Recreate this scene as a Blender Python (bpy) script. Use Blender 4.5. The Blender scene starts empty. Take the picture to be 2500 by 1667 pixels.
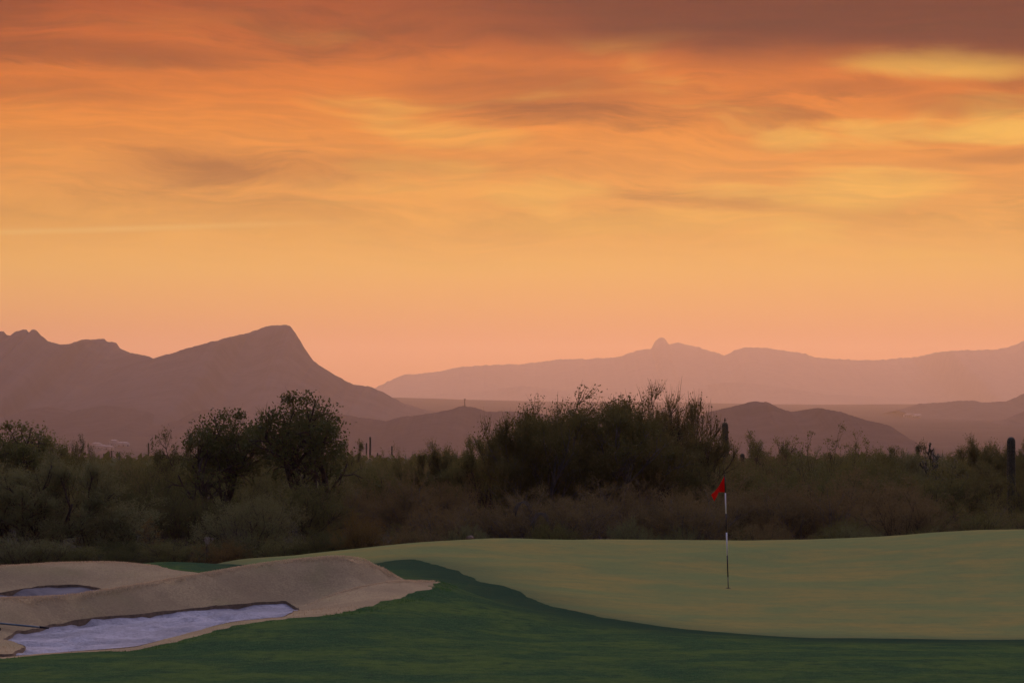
import bpy, bmesh, math, random
import numpy as np
from mathutils import Vector, geometry as mgeo

R = math.radians
scene = bpy.context.scene
COL = scene.collection

# ------------------------------------------------------------------ camera
CAM_H = 3.63
F = 6944.0                      # focal length in pixels of the 2500 x 1667 photograph (100 mm lens)
PITCH = math.atan((970 - 833.5) / F)
cam_d = bpy.data.cameras.new('camera')
cam_d.sensor_width = 36.0
cam_d.lens = 36.0 * F / 2500.0
cam_d.clip_start = 0.5
cam_d.clip_end = 120000.0
cam = bpy.data.objects.new('camera', cam_d)
cam.location = (0, 0, CAM_H)
cam.rotation_euler = (math.pi / 2 + PITCH, 0, 0)
COL.objects.link(cam)
scene.camera = cam

# ------------------------------------------------------------------ exposure
vs = scene.view_settings
vs.view_transform = 'Standard'
vs.look = 'None'
vs.exposure = 0.0
vs.gamma = 1.0
vs.use_curve_mapping = False
scene.render.film_transparent = False
scene.cycles.max_bounces = 5
scene.cycles.diffuse_bounces = 2
scene.cycles.glossy_bounces = 2
scene.cycles.transmission_bounces = 2
scene.cycles.volume_bounces = 0
scene.cycles.use_denoising = True


class N:
    """small helper for shader node trees"""
    def __init__(self, nt):
        self.nt = nt
        nt.nodes.clear()

    def add(self, t, **kw):
        n = self.nt.nodes.new(t)
        for k, v in kw.items():
            setattr(n, k, v)
        return n

    def put(self, sock, v):
        if hasattr(v, 'is_output') or isinstance(v, bpy.types.NodeSocket):
            self.nt.links.new(v, sock)
        else:
            if isinstance(v, (tuple, list)) and len(v) == 3 and sock.type == 'RGBA':
                v = (*v, 1.0)
            sock.default_value = v

    def m(self, op, a, b=0.0, c=0.0, clamp=False):
        n = self.add('ShaderNodeMath', operation=op, use_clamp=clamp)
        self.put(n.inputs[0], a); self.put(n.inputs[1], b); self.put(n.inputs[2], c)
        return n.outputs[0]

    def sstep(self, v, a, b):
        n = self.add('ShaderNodeMapRange', interpolation_type='SMOOTHSTEP')
        self.put(n.inputs['Value'], v)
        n.inputs['From Min'].default_value = a; n.inputs['From Max'].default_value = b
        n.inputs['To Min'].default_value = 0.0; n.inputs['To Max'].default_value = 1.0
        if a > b:
            n.inputs['From Min'].default_value = b; n.inputs['From Max'].default_value = a
            n.inputs['To Min'].default_value = 1.0; n.inputs['To Max'].default_value = 0.0
        return n.outputs[0]

    def mix(self, f, a, b, mode='MIX'):
        n = self.add('ShaderNodeMix', data_type='RGBA', blend_type=mode)
        self.put(n.inputs[0], f); self.put(n.inputs[6], a); self.put(n.inputs[7], b)
        return n.outputs[2]

    def vec(self, x, y, z=0.0):
        n = self.add('ShaderNodeCombineXYZ')
        self.put(n.inputs[0], x); self.put(n.inputs[1], y); self.put(n.inputs[2], z)
        return n.outputs[0]

    def noise(self, v, scale=1.0, detail=4.0, rough=0.5, dist=0.0):
        n = self.add('ShaderNodeTexNoise')
        if v is not None:
            self.put(n.inputs['Vector'], v)
        n.inputs['Scale'].default_value = scale
        n.inputs['Detail'].default_value = detail
        n.inputs['Roughness'].default_value = rough
        n.inputs['Distortion'].default_value = dist
        return n.outputs[0]

    def ramp(self, f, stops, interp='LINEAR'):
        n = self.add('ShaderNodeValToRGB')
        cr = n.color_ramp
        cr.interpolation = interp
        while len(cr.elements) < len(stops):
            cr.elements.new(0.5)
        for e, (p, c) in zip(cr.elements, stops):
            e.position = p
            e.color = (*c, 1.0)
        self.put(n.inputs[0], f)
        return n.outputs[0]


def s2l(r, g, b):
    return tuple(((c / 255) / 12.92 if c <= 10 else ((c / 255 + 0.055) / 1.055) ** 2.4) for c in (r, g, b))


# ------------------------------------------------------------------ sky
SUN_AZ, SUN_EL = 5.0, 3.0          # degrees; azimuth measured from the view axis towards the right
world = bpy.data.worlds.new('World')
scene.world = world
world.use_nodes = True
w = N(world.node_tree)
tc = w.add('ShaderNodeTexCoord')
sep = w.add('ShaderNodeSeparateXYZ')
w.nt.links.new(tc.outputs['Generated'], sep.inputs[0])
el = w.m('MULTIPLY', w.m('ARCSINE', sep.outputs[2]), 180 / math.pi)
az = w.m('MULTIPLY', w.m('ARCTAN2', sep.outputs[0], sep.outputs[1]), 180 / math.pi)
nish = w.add('ShaderNodeTexSky', sky_type='NISHITA')
nish.sun_disc = False
nish.sun_elevation = R(SUN_EL)
nish.sun_rotation = R(SUN_AZ)
nish.air_density = 1.0
nish.dust_density = 0.5
nish.ozone_density = 2.0
nish_c = w.mix(1.0, nish.outputs[0], (0.062, 0.056, 0.078), 'MULTIPLY')
# dusk dome: brightest and pinkest over the sunset, dim blue towards the east
cw = w.m('ADD', w.m('MULTIPLY', sep.outputs[0], math.sin(R(SUN_AZ))), w.m('MULTIPLY', sep.outputs[1], math.cos(R(SUN_AZ))))
eln = w.m('DIVIDE', el, 90.0, clamp=True)
east = w.ramp(eln, [(0.0, (0.105, 0.098, 0.17)), (0.15, (0.11, 0.108, 0.20)), (0.45, (0.125, 0.132, 0.27)), (1.0, (0.25, 0.26, 0.52))], 'EASE')
west = w.ramp(eln, [(0.0, (0.90, 0.56, 0.48)), (0.14, (1.15, 0.84, 0.86)), (0.32, (1.95, 1.64, 2.00)), (0.58, (1.60, 1.48, 2.10)), (1.0, (0.25, 0.26, 0.52))], 'EASE')
dome = w.mix(w.sstep(cw, -0.30, 0.95), east, west)
dome = w.mix(0.15, dome, nish_c)
# sunset side, by height above the horizon (0 to 30 degrees)
glow = w.ramp(w.m('DIVIDE', el, 30.0, clamp=True), [
    (0.000, s2l(236, 150, 92)), (0.040, s2l(240, 160, 90)), (0.060, s2l(242, 172, 86)),
    (0.085, s2l(242, 180, 80)), (0.120, s2l(238, 168, 64)), (0.150, s2l(228, 148, 52)),
    (0.180, s2l(230, 136, 32)), (0.205, s2l(218, 116, 14)), (0.240, s2l(192, 90, 4)),
    (0.275, s2l(150, 58, 0)), (0.40, s2l(128, 72, 58)), (0.65, s2l(186, 146, 158)), (1.0, s2l(236, 212, 228))], 'LINEAR')
# cloud streaks, stretched along the horizon
warp = w.noise(w.vec(w.m('MULTIPLY', az, 0.16), w.m('MULTIPLY', el, 0.5), 3.0), 1.0, 3.0)
elw = w.m('ADD', w.m('ADD', el, w.m('MULTIPLY', az, 0.02)), w.m('MULTIPLY', w.m('SUBTRACT', warp, 0.5), 1.5))
n1 = w.noise(w.vec(w.m('MULTIPLY', az, 0.24), w.m('MULTIPLY', elw, 1.35), 11.3), 1.0, 6.0, 0.6, 0.4)
n2 = w.noise(w.vec(w.m('MULTIPLY', az, 0.09), w.m('MULTIPLY', elw, 0.48), 4.7), 1.0, 4.0, 0.5)
n3 = w.noise(w.vec(w.m('MULTIPLY', az, 0.42), w.m('MULTIPLY', elw, 4.0), 8.1), 1.0, 4.0, 0.55, 0.2)
nd = w.m('ADD', w.m('ADD', w.m('MULTIPLY', n1, 0.55), w.m('MULTIPLY', n2, 0.40)), w.m('MULTIPLY', n3, 0.24))
dark = w.m('MULTIPLY', w.sstep(nd, 0.545, 0.70), w.sstep(elw, 2.6, 4.6))
n4 = w.noise(w.vec(w.m('MULTIPLY', az, 0.24), w.m('MULTIPLY', elw, 1.3), 31.0), 1.0, 4.0, 0.5, 0.2)
lite = w.m('MULTIPLY', w.m('MULTIPLY', w.sstep(n4, 0.52, 0.72), w.sstep(elw, 2.0, 3.4)), w.m('MULTIPLY', w.sstep(elw, 8.0, 6.0), w.sstep(az, -14.0, 7.0)))
sky = w.mix(w.m('MULTIPLY', dark, 0.85), glow, w.mix(1.0, glow, (0.46, 0.44, 0.42), 'MULTIPLY'))
sky = w.mix(w.m('MULTIPLY', lite, 0.75), sky, s2l(238, 182, 72))


def blob(a0, e0, ra, re, tilt=0.0):
    da = w.m('DIVIDE', w.m('SUBTRACT', az, a0), ra)
    de = w.m('DIVIDE', w.m('SUBTRACT', w.m('ADD', el, w.m('MULTIPLY', w.m('SUBTRACT', n1, 0.5), 0.9)),
                           w.m('ADD', w.m('MULTIPLY', w.m('SUBTRACT', az, a0), tilt), e0)), re)
    q = w.m('ADD', w.m('MULTIPLY', da, da), w.m('MULTIPLY', de, de))
    return w.sstep(q, 1.0, 0.0)


# gilded openings and dark bars of cloud seen in this part of the sky
for a0, e0, ra, re, t, k in ((8.6, 6.6, 2.6, 0.42, 0.0, 0.75), (5.6, 5.15, 1.0, 0.40, 0.02, 0.6),
                             (7.2, 4.10, 2.4, 0.42, 0.03, 0.75), (10.0, 5.2, 2.2, 0.22, 0.0, 0.6),
                             (3.0, 3.55, 5.0, 0.35, 0.02, 0.35), (-1.0, 5.2, 1.8, 0.35, -0.02, 0.35)):
    sky = w.mix(w.m('MULTIPLY', blob(a0, e0, ra, re, t), k), sky, s2l(240, 184, 72))
for a0, e0, ra, re, t, k in ((-8.6, 6.85, 4.6, 0.36, -0.03, 0.75), (0.2, 6.1, 3.4, 0.75, -0.02, 0.62),
                             (9.9, 5.75, 2.6, 0.34, 0.0, 0.6), (10.5, 4.7, 2.2, 0.22, 0.0, 0.5), (6.8, 6.1, 1.8, 0.22, -0.03, 0.5),
                             (-9.5, 6.05, 3.0, 0.3, 0.0, 0.4), (-4.8, 4.55, 5.0, 0.45, 0.0, 0.35)):
    sky = w.mix(w.m('MULTIPLY', blob(a0, e0, ra, re, t), k), sky, w.mix(1.0, sky, (0.50, 0.47, 0.46), 'MULTIPLY'))
sky = w.mix(w.m('MULTIPLY', w.sstep(elw, 2.2, 4.2), 0.55), sky, w.mix(1.0, sky, w.mix(w.sstep(n3, 0.32, 0.68), (0.80, 0.78, 0.80), (1.14, 1.12, 1.0)), 'MULTIPLY'))
# the faint straight streak low on the left
sky = w.mix(w.m('MULTIPLY', w.m('MULTIPLY', w.sstep(w.m('ABSOLUTE', w.m('SUBTRACT', w.m('SUBTRACT', el, 3.27), w.m('MULTIPLY', w.m('ADD', az, 10.2), 0.038))), 0.10, 0.0),
                                     w.sstep(az, -2.0, -7.0)), 0.5), sky, s2l(240, 190, 100))
# heavy red-brown cloud bank overhead, thickest to the right
bank = w.m('MULTIPLY', w.sstep(w.m('ADD', el, w.m('MULTIPLY', w.m('SUBTRACT', n2, 0.5), 1.6)), 6.45, 7.35), w.sstep(az, -6.0, 4.0))
bank = w.m('MULTIPLY', bank, w.sstep(el, 26.0, 12.0))
sky = w.mix(w.m('MULTIPLY', bank, 0.97), sky, w.mix(n3, s2l(44, 2, 0), s2l(96, 24, 2)))
aw = w.m('ABSOLUTE', w.m('SUBTRACT', az, SUN_AZ))
side = w.sstep(aw, 150.0, 40.0)
up = w.sstep(el, 34.0, 12.0)
final = w.mix(w.m('MULTIPLY', side, up), dome, sky)
bg = w.add('ShaderNodeBackground')
w.put(bg.inputs[0], final)
bg.inputs[1].default_value = 1.0
wo = w.add('ShaderNodeOutputWorld')
w.nt.links.new(bg.outputs[0], wo.inputs[0])

# ------------------------------------------------------------------ sun, already at the skyline and veiled by cloud
sun_d = bpy.data.lights.new('sun', 'SUN')
sun_d.energy = 1.15
sun_d.angle = R(28)
sun_d.color = (1.0, 0.48, 0.20)
sun = bpy.data.objects.new('sun', sun_d)
sd = Vector((math.sin(R(SUN_AZ)) * math.cos(R(SUN_EL)), math.cos(R(SUN_AZ)) * math.cos(R(SUN_EL)), math.sin(R(SUN_EL))))
sun.rotation_euler = (-sd).to_track_quat('-Z', 'Y').to_euler()
sun.location = (0, 0, 200)
COL.objects.link(sun)

# ------------------------------------------------------------------ basic helpers
rng = np.random.default_rng(7)
CP, SP = math.cos(PITCH), math.sin(PITCH)


def ray(px, py):
    xc, yc = (px - 1250.0) / F, (833.5 - py) / F
    return xc, CP - yc * SP, SP + yc * CP


def at(px, py, Y):
    """point at depth Y on the line of sight through a photo pixel"""
    x, y, z = ray(px, py)
    t = Y / y
    return x * t, Y, CAM_H + z * t


def xat(px, Y):
    return (px - 1250.0) / F * Y


def fast_mesh(name, V, faces, smooth=False):
    """faces: list of integer arrays, each (n, k)"""
    me = bpy.data.meshes.new(name)
    V = np.asarray(V, dtype=np.float32)
    me.vertices.add(len(V))
    me.vertices.foreach_set('co', V.ravel())
    idx = np.concatenate([np.asarray(f, dtype=np.int32).ravel() for f in faces])
    tot = np.concatenate([np.full(len(f), np.asarray(f).shape[1], dtype=np.int32) for f in faces])
    start = np.concatenate([[0], np.cumsum(tot)[:-1]]).astype(np.int32)
    me.loops.add(len(idx))
    me.loops.foreach_set('vertex_index', idx)
    me.polygons.add(len(tot))
    me.polygons.foreach_set('loop_start', start)
    me.polygons.foreach_set('loop_total', tot)
    if smooth:
        me.polygons.foreach_set('use_smooth', np.ones(len(tot), dtype=bool))
    me.update(calc_edges=True)
    me.validate()
    return me


def link(name, me, mat=None, parent=None, label=None, cat=None, group=None, kind=None):
    o = bpy.data.objects.new(name, me)
    COL.objects.link(o)
    if mat is not None and me is not None:
        if not me.materials:
            me.materials.append(mat)
        else:
            o.material_slots[0].link = 'OBJECT'
            o.material_slots[0].material = mat
    if parent is not None:
        o.parent = parent
    if label: o['label'] = label
    if cat: o['category'] = cat
    if group: o['group'] = group
    if kind: o['kind'] = kind
    return o


def empty(name, loc, label, cat, group=None, rz=0.0):
    o = bpy.data.objects.new(name, None)
    o.empty_display_size = 0.3
    COL.objects.link(o)
    o.location = loc
    o.rotation_euler = (0, 0, rz)
    o['label'] = label
    o['category'] = cat
    if group: o['group'] = group
    return o


def tubes(polys, k=6):
    """polys: list of (points (n,3), radii (n)) -> vertices and face arrays"""
    V, Q, T = [], [], []
    off = 0
    ang = np.linspace(0, 2 * np.pi, k, endpoint=False)
    for P, r in polys:
        P = np.asarray(P, float); r = np.asarray(r, float)
        n = len(P)
        t = np.gradient(P, axis=0)
        t /= np.linalg.norm(t, axis=1)[:, None] + 1e-9
        ref = np.array([0.0, 0.0, 1.0]) if abs(t[0, 2]) < 0.9 else np.array([1.0, 0.0, 0.0])
        a = np.cross(t, ref); a /= np.linalg.norm(a, axis=1)[:, None] + 1e-9
        b = np.cross(t, a)
        ring = P[:, None, :] + r[:, None, None] * (np.cos(ang)[None, :, None] * a[:, None, :] + np.sin(ang)[None, :, None] * b[:, None, :])
        V.append(ring.reshape(-1, 3))
        i = np.arange(n - 1)[:, None] * k + np.arange(k)[None, :]
        j = np.arange(n - 1)[:, None] * k + (np.arange(k)[None, :] + 1) % k
        Q.append((np.stack([i, j, j + k, i + k], -1).reshape(-1, 4)) + off)
        c0, c1 = off + n * k, off + n * k + 1
        V.append(P[[0, -1]])
        e = np.arange(k)
        T.append(np.stack([off + (e + 1) % k, off + e, np.full(k, c0)], -1))
        T.append(np.stack([off + (n - 1) * k + e, off + (n - 1) * k + (e + 1) % k, np.full(k, c1)], -1))
        off += n * k + 2
    return np.concatenate(V), [np.concatenate(Q), np.concatenate(T)]


def lathe(prof, k=24, rib=0, amp=0.0):
    """prof: (n,2) of radius, height"""
    prof = np.asarray(prof, float)
    n = len(prof)
    a = np.linspace(0, 2 * np.pi, k, endpoint=False)
    m = 1.0 + (amp * np.cos(a * rib) if rib else 0 * a)
    V = np.stack([prof[:, 0:1] * np.cos(a) * m, prof[:, 0:1] * np.sin(a) * m, np.repeat(prof[:, 1:2], k, 1)], -1).reshape(-1, 3)
    i = np.arange(n - 1)[:, None] * k + np.arange(k)[None, :]
    j = np.arange(n - 1)[:, None] * k + (np.arange(k)[None, :] + 1) % k
    return V, [np.stack([i, j, j + k, i + k], -1).reshape(-1, 4)]


def box(x0, x1, y0, y1, z0, z1):
    V = np.array([(x, y, z) for z in (z0, z1) for y in (y0, y1) for x in (x0, x1)], float)
    Q = np.array([(0, 2, 3, 1), (4, 5, 7, 6), (0, 1, 5, 4), (2, 6, 7, 3), (0, 4, 6, 2), (1, 3, 7, 5)])
    return V, [Q]


def merge(parts):
    V, off, by = [], 0, {}
    for v, fs in parts:
        V.append(v)
        for f in fs:
            by.setdefault(f.shape[1], []).append(f + off)
        off += len(v)
    return np.concatenate(V), [np.concatenate(x) for x in by.values()]


def vnoise(x, y, seed=0):
    """smooth 2-D value noise in -1..1 for arrays"""
    x = np.asarray(x, float); y = np.asarray(y, float)
    xi, yi = np.floor(x).astype(np.int64), np.floor(y).astype(np.int64)
    xf, yf = x - xi, y - yi
    u, v = xf * xf * (3 - 2 * xf), yf * yf * (3 - 2 * yf)

    def h(a, b):
        n = (a * 374761393 + b * 668265263 + seed * 982451653) & 0x7fffffff
        n = ((n ^ (n >> 13)) * 1274126177) & 0x7fffffff
        return ((n ^ (n >> 16)) & 0xffff) / 32767.5 - 1.0
    return (h(xi, yi) * (1 - u) + h(xi + 1, yi) * u) * (1 - v) + (h(xi, yi + 1) * (1 - u) + h(xi + 1, yi + 1) * u) * v


def fbm(x, y, seed=0, oct=5, gain=0.5):
    s, a = 0.0, 1.0
    for o in range(oct):
        s = s + a * vnoise(x * 2 ** o, y * 2 ** o, seed + o * 17)
        a *= gain
    return s


# ------------------------------------------------------------------ materials
def principled(name, rough=0.8, spec=0.2):
    m = bpy.data.materials.new(name)
    m.use_nodes = True
    n = N(m.node_tree)
    b = n.add('ShaderNodeBsdfPrincipled')
    b.inputs['Roughness'].default_value = rough
    b.inputs['Specular IOR Level'].default_value = spec
    o = n.add('ShaderNodeOutputMaterial')
    n.nt.links.new(b.outputs[0], o.inputs[0])
    return m, n, b


def objpos(n):
    return n.add('ShaderNodeTexCoord').outputs['Object']


def bump(n, b, h, strength=0.4, dist=0.02):
    u = n.add('ShaderNodeBump')
    u.inputs['Strength'].default_value = strength
    u.inputs['Distance'].default_value = dist
    n.put(u.inputs['Height'], h)
    n.nt.links.new(u.outputs[0], b.inputs['Normal'])


def mat_noise(name, c0, c1, scale, rough=0.85, spec=0.15, stretch=(1, 1, 1), detail=6, bmp=0.0, bscale=None, c2=None):
    m, n, b = principled(name, rough, spec)
    p = objpos(n)
    mp = n.add('ShaderNodeMapping')
    mp.inputs['Scale'].default_value = stretch
    n.nt.links.new(p, mp.inputs[0])
    f = n.sstep(n.noise(mp.outputs[0], scale, detail, 0.6), 0.32, 0.68)
    col = n.mix(f, c0, c1)
    if c2 is not None:
        col = n.mix(n.sstep(n.noise(mp.outputs[0], scale * 0.23, 3, 0.5), 0.45, 0.7), col, c2)
    n.put(b.inputs['Base Color'], col)
    if bmp:
        bump(n, b, n.noise(mp.outputs[0], bscale or scale * 3, 4, 0.6), bmp, 0.05)
    return m


def mat_leaf(name, c0, c1, c2, thin=0.35):
    """foliage: colour differs leaf by leaf and plant by plant"""
    m, n, b = principled(name, 0.75, 0.15)
    g = n.add('ShaderNodeNewGeometry')
    oi = n.add('ShaderNodeObjectInfo')
    ri = g.outputs['Random Per Island']
    col = n.mix(n.m('MULTIPLY_ADD', ri, 0.6, 0.2), c0, c1)
    col = n.mix(n.m('MULTIPLY', oi.outputs['Random'], 0.6), col, c2)
    pos = n.add('ShaderNodeTexCoord').outputs['Object']
    col = n.mix(n.sstep(n.noise(pos, 1.6, 3, 0.5), 0.42, 0.7), col, n.mix(0.5, c2, c1))
    n.put(b.inputs['Base Color'], col)
    tr = n.add('ShaderNodeBsdfTranslucent')
    n.put(tr.inputs[0], col)
    mx = n.add('ShaderNodeMixShader')
    mx.inputs[0].default_value = thin
    n.nt.links.new(b.outputs[0], mx.inputs[1]); n.nt.links.new(tr.outputs[0], mx.inputs[2])
    n.nt.links.new(mx.outputs[0], [x for x in n.nt.nodes if x.type == 'OUTPUT_MATERIAL'][0].inputs[0])
    return m


M = {}
# turf
m, n, b = principled('fairway_grass', 0.9, 0.0)
p = objpos(n)
mp = n.add('ShaderNodeMapping'); mp.inputs['Scale'].default_value = (0.75, 1.0, 1.0)
n.nt.links.new(p, mp.inputs[0])
big = n.noise(mp.outputs[0], 0.9, 5, 0.6, 0.3)
fine = n.noise(p, 38.0, 4, 0.7)
mid = n.noise(mp.outputs[0], 5.0, 5, 0.65)
c = n.mix(n.sstep(big, 0.38, 0.62), (0.038, 0.096, 0.040), (0.100, 0.160, 0.040))
c = n.mix(n.sstep(mid, 0.45, 0.75), c, (0.036, 0.078, 0.038))
c = n.mix(n.m('MULTIPLY', n.sstep(fine, 0.40, 0.66), 0.65), c, (0.120, 0.170, 0.070))
mg = n.add('ShaderNodeMapping'); mg.inputs['Scale'].default_value = (1.0, 1.2, 1.0)
n.nt.links.new(p, mg.inputs[0])
gr = n.noise(mg.outputs[0], 7.0, 5, 0.7)
c = n.mix(n.m('MULTIPLY', n.sstep(gr, 0.42, 0.66), 0.55), c, n.mix(1.0, c, (0.52, 0.60, 0.70), 'MULTIPLY'))
at_ = n.add('ShaderNodeAttribute', attribute_name='collar')     # the collar turns darker towards the green
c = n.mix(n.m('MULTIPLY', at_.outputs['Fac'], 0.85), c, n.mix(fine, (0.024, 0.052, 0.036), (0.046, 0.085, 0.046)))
n.put(b.inputs['Base Color'], c)
bump(n, b, fine, 0.8, 0.05)
M['rough'] = m
m, n, b = principled('putting_green_grass', 0.9, 0.0)
p = objpos(n)
mp = n.add('ShaderNodeMapping'); mp.inputs['Scale'].default_value = (0.75, 1.0, 1.0); mp.inputs['Rotation'].default_value = (0, 0, 0.10)
n.nt.links.new(p, mp.inputs[0])
big = n.noise(mp.outputs[0], 0.55, 5, 0.6, 0.4)
fine = n.noise(p, 60.0, 3, 0.7)
st = n.noise(mp.outputs[0], 2.6, 5, 0.65)
c = n.mix(n.sstep(big, 0.34, 0.68), (0.192, 0.226, 0.080), (0.292, 0.242, 0.074))
c = n.mix(n.m('MULTIPLY', n.sstep(st, 0.42, 0.70), 0.5), c, (0.150, 0.190, 0.080))
ap = n.add('ShaderNodeAttribute', attribute_name='edge_shade')      # shade of the green's rolling edge, painted into the grass colour
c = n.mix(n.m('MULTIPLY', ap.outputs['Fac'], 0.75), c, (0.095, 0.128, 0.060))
gr = n.noise(mp.outputs[0], 11.0, 5, 0.7)
c = n.mix(n.m('MULTIPLY', n.sstep(gr, 0.42, 0.66), 0.5), c, n.mix(1.0, c, (0.72, 0.78, 0.82), 'MULTIPLY'))
c = n.mix(n.m('MULTIPLY', fine, 0.25), c, (0.150, 0.165, 0.075))
n.put(b.inputs['Base Color'], c)
bump(n, b, fine, 0.25, 0.01)
M['green'] = m
m, n, b = principled('dormant_grass', 0.9, 0.0)
p = objpos(n)
mp = n.add('ShaderNodeMapping'); mp.inputs['Scale'].default_value = (0.6, 1.0, 1.0)
n.nt.links.new(p, mp.inputs[0])
big = n.noise(mp.outputs[0], 1.6, 5, 0.6, 0.4)
fine = n.noise(p, 30.0, 5, 0.75)
c = n.mix(n.sstep(big, 0.36, 0.66), (0.360, 0.278, 0.150), (0.460, 0.356, 0.185))
c = n.mix(n.m('MULTIPLY', n.sstep(fine, 0.35, 0.65), 0.7), c, (0.260, 0.190, 0.115))
c = n.mix(n.m('MULTIPLY', n.sstep(n.noise(p, 0.8, 3, 0.5), 0.52, 0.72), 0.5), c, (0.270, 0.240, 0.110))
n.put(b.inputs['Base Color'], c)
bump(n, b, fine, 0.3, 0.03)
M['tan'] = m
# bunker sand, raked in long arcs
m, n, b = principled('bunker_sand', 0.95, 0.05)
p = objpos(n)
mp = n.add('ShaderNodeMapping'); mp.inputs['Rotation'].default_value = (0, 0, R(-14)); mp.inputs['Scale'].default_value = (0.9, 1.0, 1.0)
n.nt.links.new(p, mp.inputs[0])
st = n.noise(mp.outputs[0], 1.1, 7, 0.68, 0.3)
fine = n.noise(p, 13.0, 6, 0.75)
c = n.mix(n.sstep(st, 0.36, 0.64), (0.430, 0.415, 0.430), (0.620, 0.600, 0.630))
c = n.mix(n.m('MULTIPLY', n.sstep(fine, 0.46, 0.66), 0.6), c, (0.30, 0.28, 0.29))
n.put(b.inputs['Base Color'], c)
bump(n, b, n.m('ADD', n.m('MULTIPLY', st, 0.3), n.m('MULTIPLY', fine, 1.0)), 0.9, 0.08)
M['sand'] = m
M['sand_dark'] = mat_noise('dark_bunker_sand', (0.16, 0.145, 0.14), (0.23, 0.21, 0.20), 3.0, stretch=(.4, 1.5, 1), bmp=0.4)  # sand of the second bunker, a darker tone throughout
M['lip'] = mat_noise('bunker_lip_soil', (0.15, 0.115, 0.075), (0.25, 0.185, 0.12), 14.0)
# desert
m, n, b = principled('desert_soil', 0.95, 0.0)
g = n.add('ShaderNodeNewGeometry')
p = g.outputs['Position']
f1 = n.noise(p, 0.02, 8, 0.7)
f2 = n.noise(p, 0.0016, 6, 0.6)
c = n.mix(n.sstep(f1, 0.40, 0.62), (0.040, 0.035, 0.038), (0.070, 0.058, 0.060))
c = n.mix(n.sstep(f2, 0.42, 0.66), c, (0.046, 0.039, 0.042))
n.put(b.inputs['Base Color'], c)
M['desert'] = m


def mat_hill(name, scale, c0, c1):
    m, n, b = principled(name, 0.95, 0.0)
    p = n.add('ShaderNodeNewGeometry').outputs['Position']
    f1 = n.noise(p, scale, 8, 0.72)
    f2 = n.noise(p, scale * 0.12, 5, 0.6)
    c = n.mix(n.sstep(f1, 0.38, 0.62), c0, c1)
    c = n.mix(n.m('MULTIPLY', n.sstep(f2, 0.42, 0.66), 0.5), c, c0)
    n.put(b.inputs['Base Color'], c)
    return m


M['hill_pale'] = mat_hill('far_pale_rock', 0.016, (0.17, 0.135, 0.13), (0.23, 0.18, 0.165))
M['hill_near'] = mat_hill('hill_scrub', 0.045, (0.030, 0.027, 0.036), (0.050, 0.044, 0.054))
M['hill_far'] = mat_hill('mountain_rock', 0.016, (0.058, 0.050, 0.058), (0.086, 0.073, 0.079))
# plants
M['olive'] = mat_leaf('olive_foliage', (0.090, 0.102, 0.026), (0.165, 0.172, 0.050), (0.125, 0.112, 0.038))
M['greygreen'] = mat_leaf('grey_green_foliage', (0.125, 0.140, 0.055), (0.215, 0.222, 0.092), (0.155, 0.152, 0.058))
M['darkgreen'] = mat_leaf('dark_mesquite_foliage', (0.055, 0.070, 0.020), (0.110, 0.124, 0.034), (0.082, 0.076, 0.028))
M['brown'] = mat_leaf('brown_twigs', (0.132, 0.102, 0.040), (0.205, 0.160, 0.066), (0.160, 0.116, 0.046))
M['rust'] = mat_leaf('rusty_foliage', (0.150, 0.090, 0.024), (0.220, 0.130, 0.038), (0.125, 0.105, 0.030))
M['paloverde'] = mat_leaf('palo_verde_foliage', (0.082, 0.084, 0.022), (0.138, 0.132, 0.038), (0.118, 0.092, 0.034))
M['mistletoe'] = mat_leaf('mistletoe', (0.010, 0.009, 0.006), (0.022, 0.018, 0.010), (0.014, 0.011, 0.008))
M['pale'] = mat_leaf('dry_pale_stems', (0.20, 0.18, 0.16), (0.30, 0.27, 0.24), (0.24, 0.21, 0.18))
M['bark'] = mat_noise('dark_bark', (0.030, 0.024, 0.018), (0.070, 0.056, 0.042), 18.0, stretch=(1, 1, 0.2))
M['greybark'] = mat_noise('grey_bark', (0.075, 0.070, 0.058), (0.135, 0.125, 0.105), 14.0, stretch=(1, 1, 0.2))
M['saguaro'] = mat_noise('saguaro_skin', (0.030, 0.040, 0.022), (0.055, 0.066, 0.036), 9.0, rough=0.6, spec=0.3)
M['spine'] = mat_noise('cactus_spines', (0.26, 0.22, 0.17), (0.36, 0.31, 0.25), 30.0)
M['deadtop'] = mat_noise('dead_skin', (0.016, 0.014, 0.012), (0.03, 0.026, 0.02), 12.0)
# small things
M['pole_white'] = mat_noise('white_enamel', (0.82, 0.82, 0.84), (0.88, 0.88, 0.88), 6.0, rough=0.35, spec=0.5)
M['pole_black'] = mat_noise('black_enamel', (0.006, 0.006, 0.007), (0.012, 0.012, 0.012), 6.0, rough=0.4, spec=0.4)
M['steel'] = mat_noise('dull_ferrule', (0.035, 0.035, 0.038), (0.06, 0.06, 0.062), 20.0, rough=0.45, spec=0.5)
m, n, b = principled('red_flag_cloth', 0.6, 0.2)
f = n.noise(objpos(n), 140.0, 2, 0.5)
rc = n.mix(f, (0.62, 0.004, 0.003), (0.74, 0.010, 0.006))
n.put(b.inputs['Base Color'], rc)
tr = n.add('ShaderNodeBsdfTranslucent')
n.put(tr.inputs[0], rc)
mx = n.add('ShaderNodeMixShader')
mx.inputs[0].default_value = 0.5
n.nt.links.new(b.outputs[0], mx.inputs[1]); n.nt.links.new(tr.outputs[0], mx.inputs[2])
n.nt.links.new(mx.outputs[0], [x for x in n.nt.nodes if x.type == 'OUTPUT_MATERIAL'][0].inputs[0])
M['flag'] = m
M['rake'] = mat_noise('teal_handle', (0.06, 0.10, 0.12), (0.09, 0.14, 0.16), 8.0, rough=0.35, spec=0.5)
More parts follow.
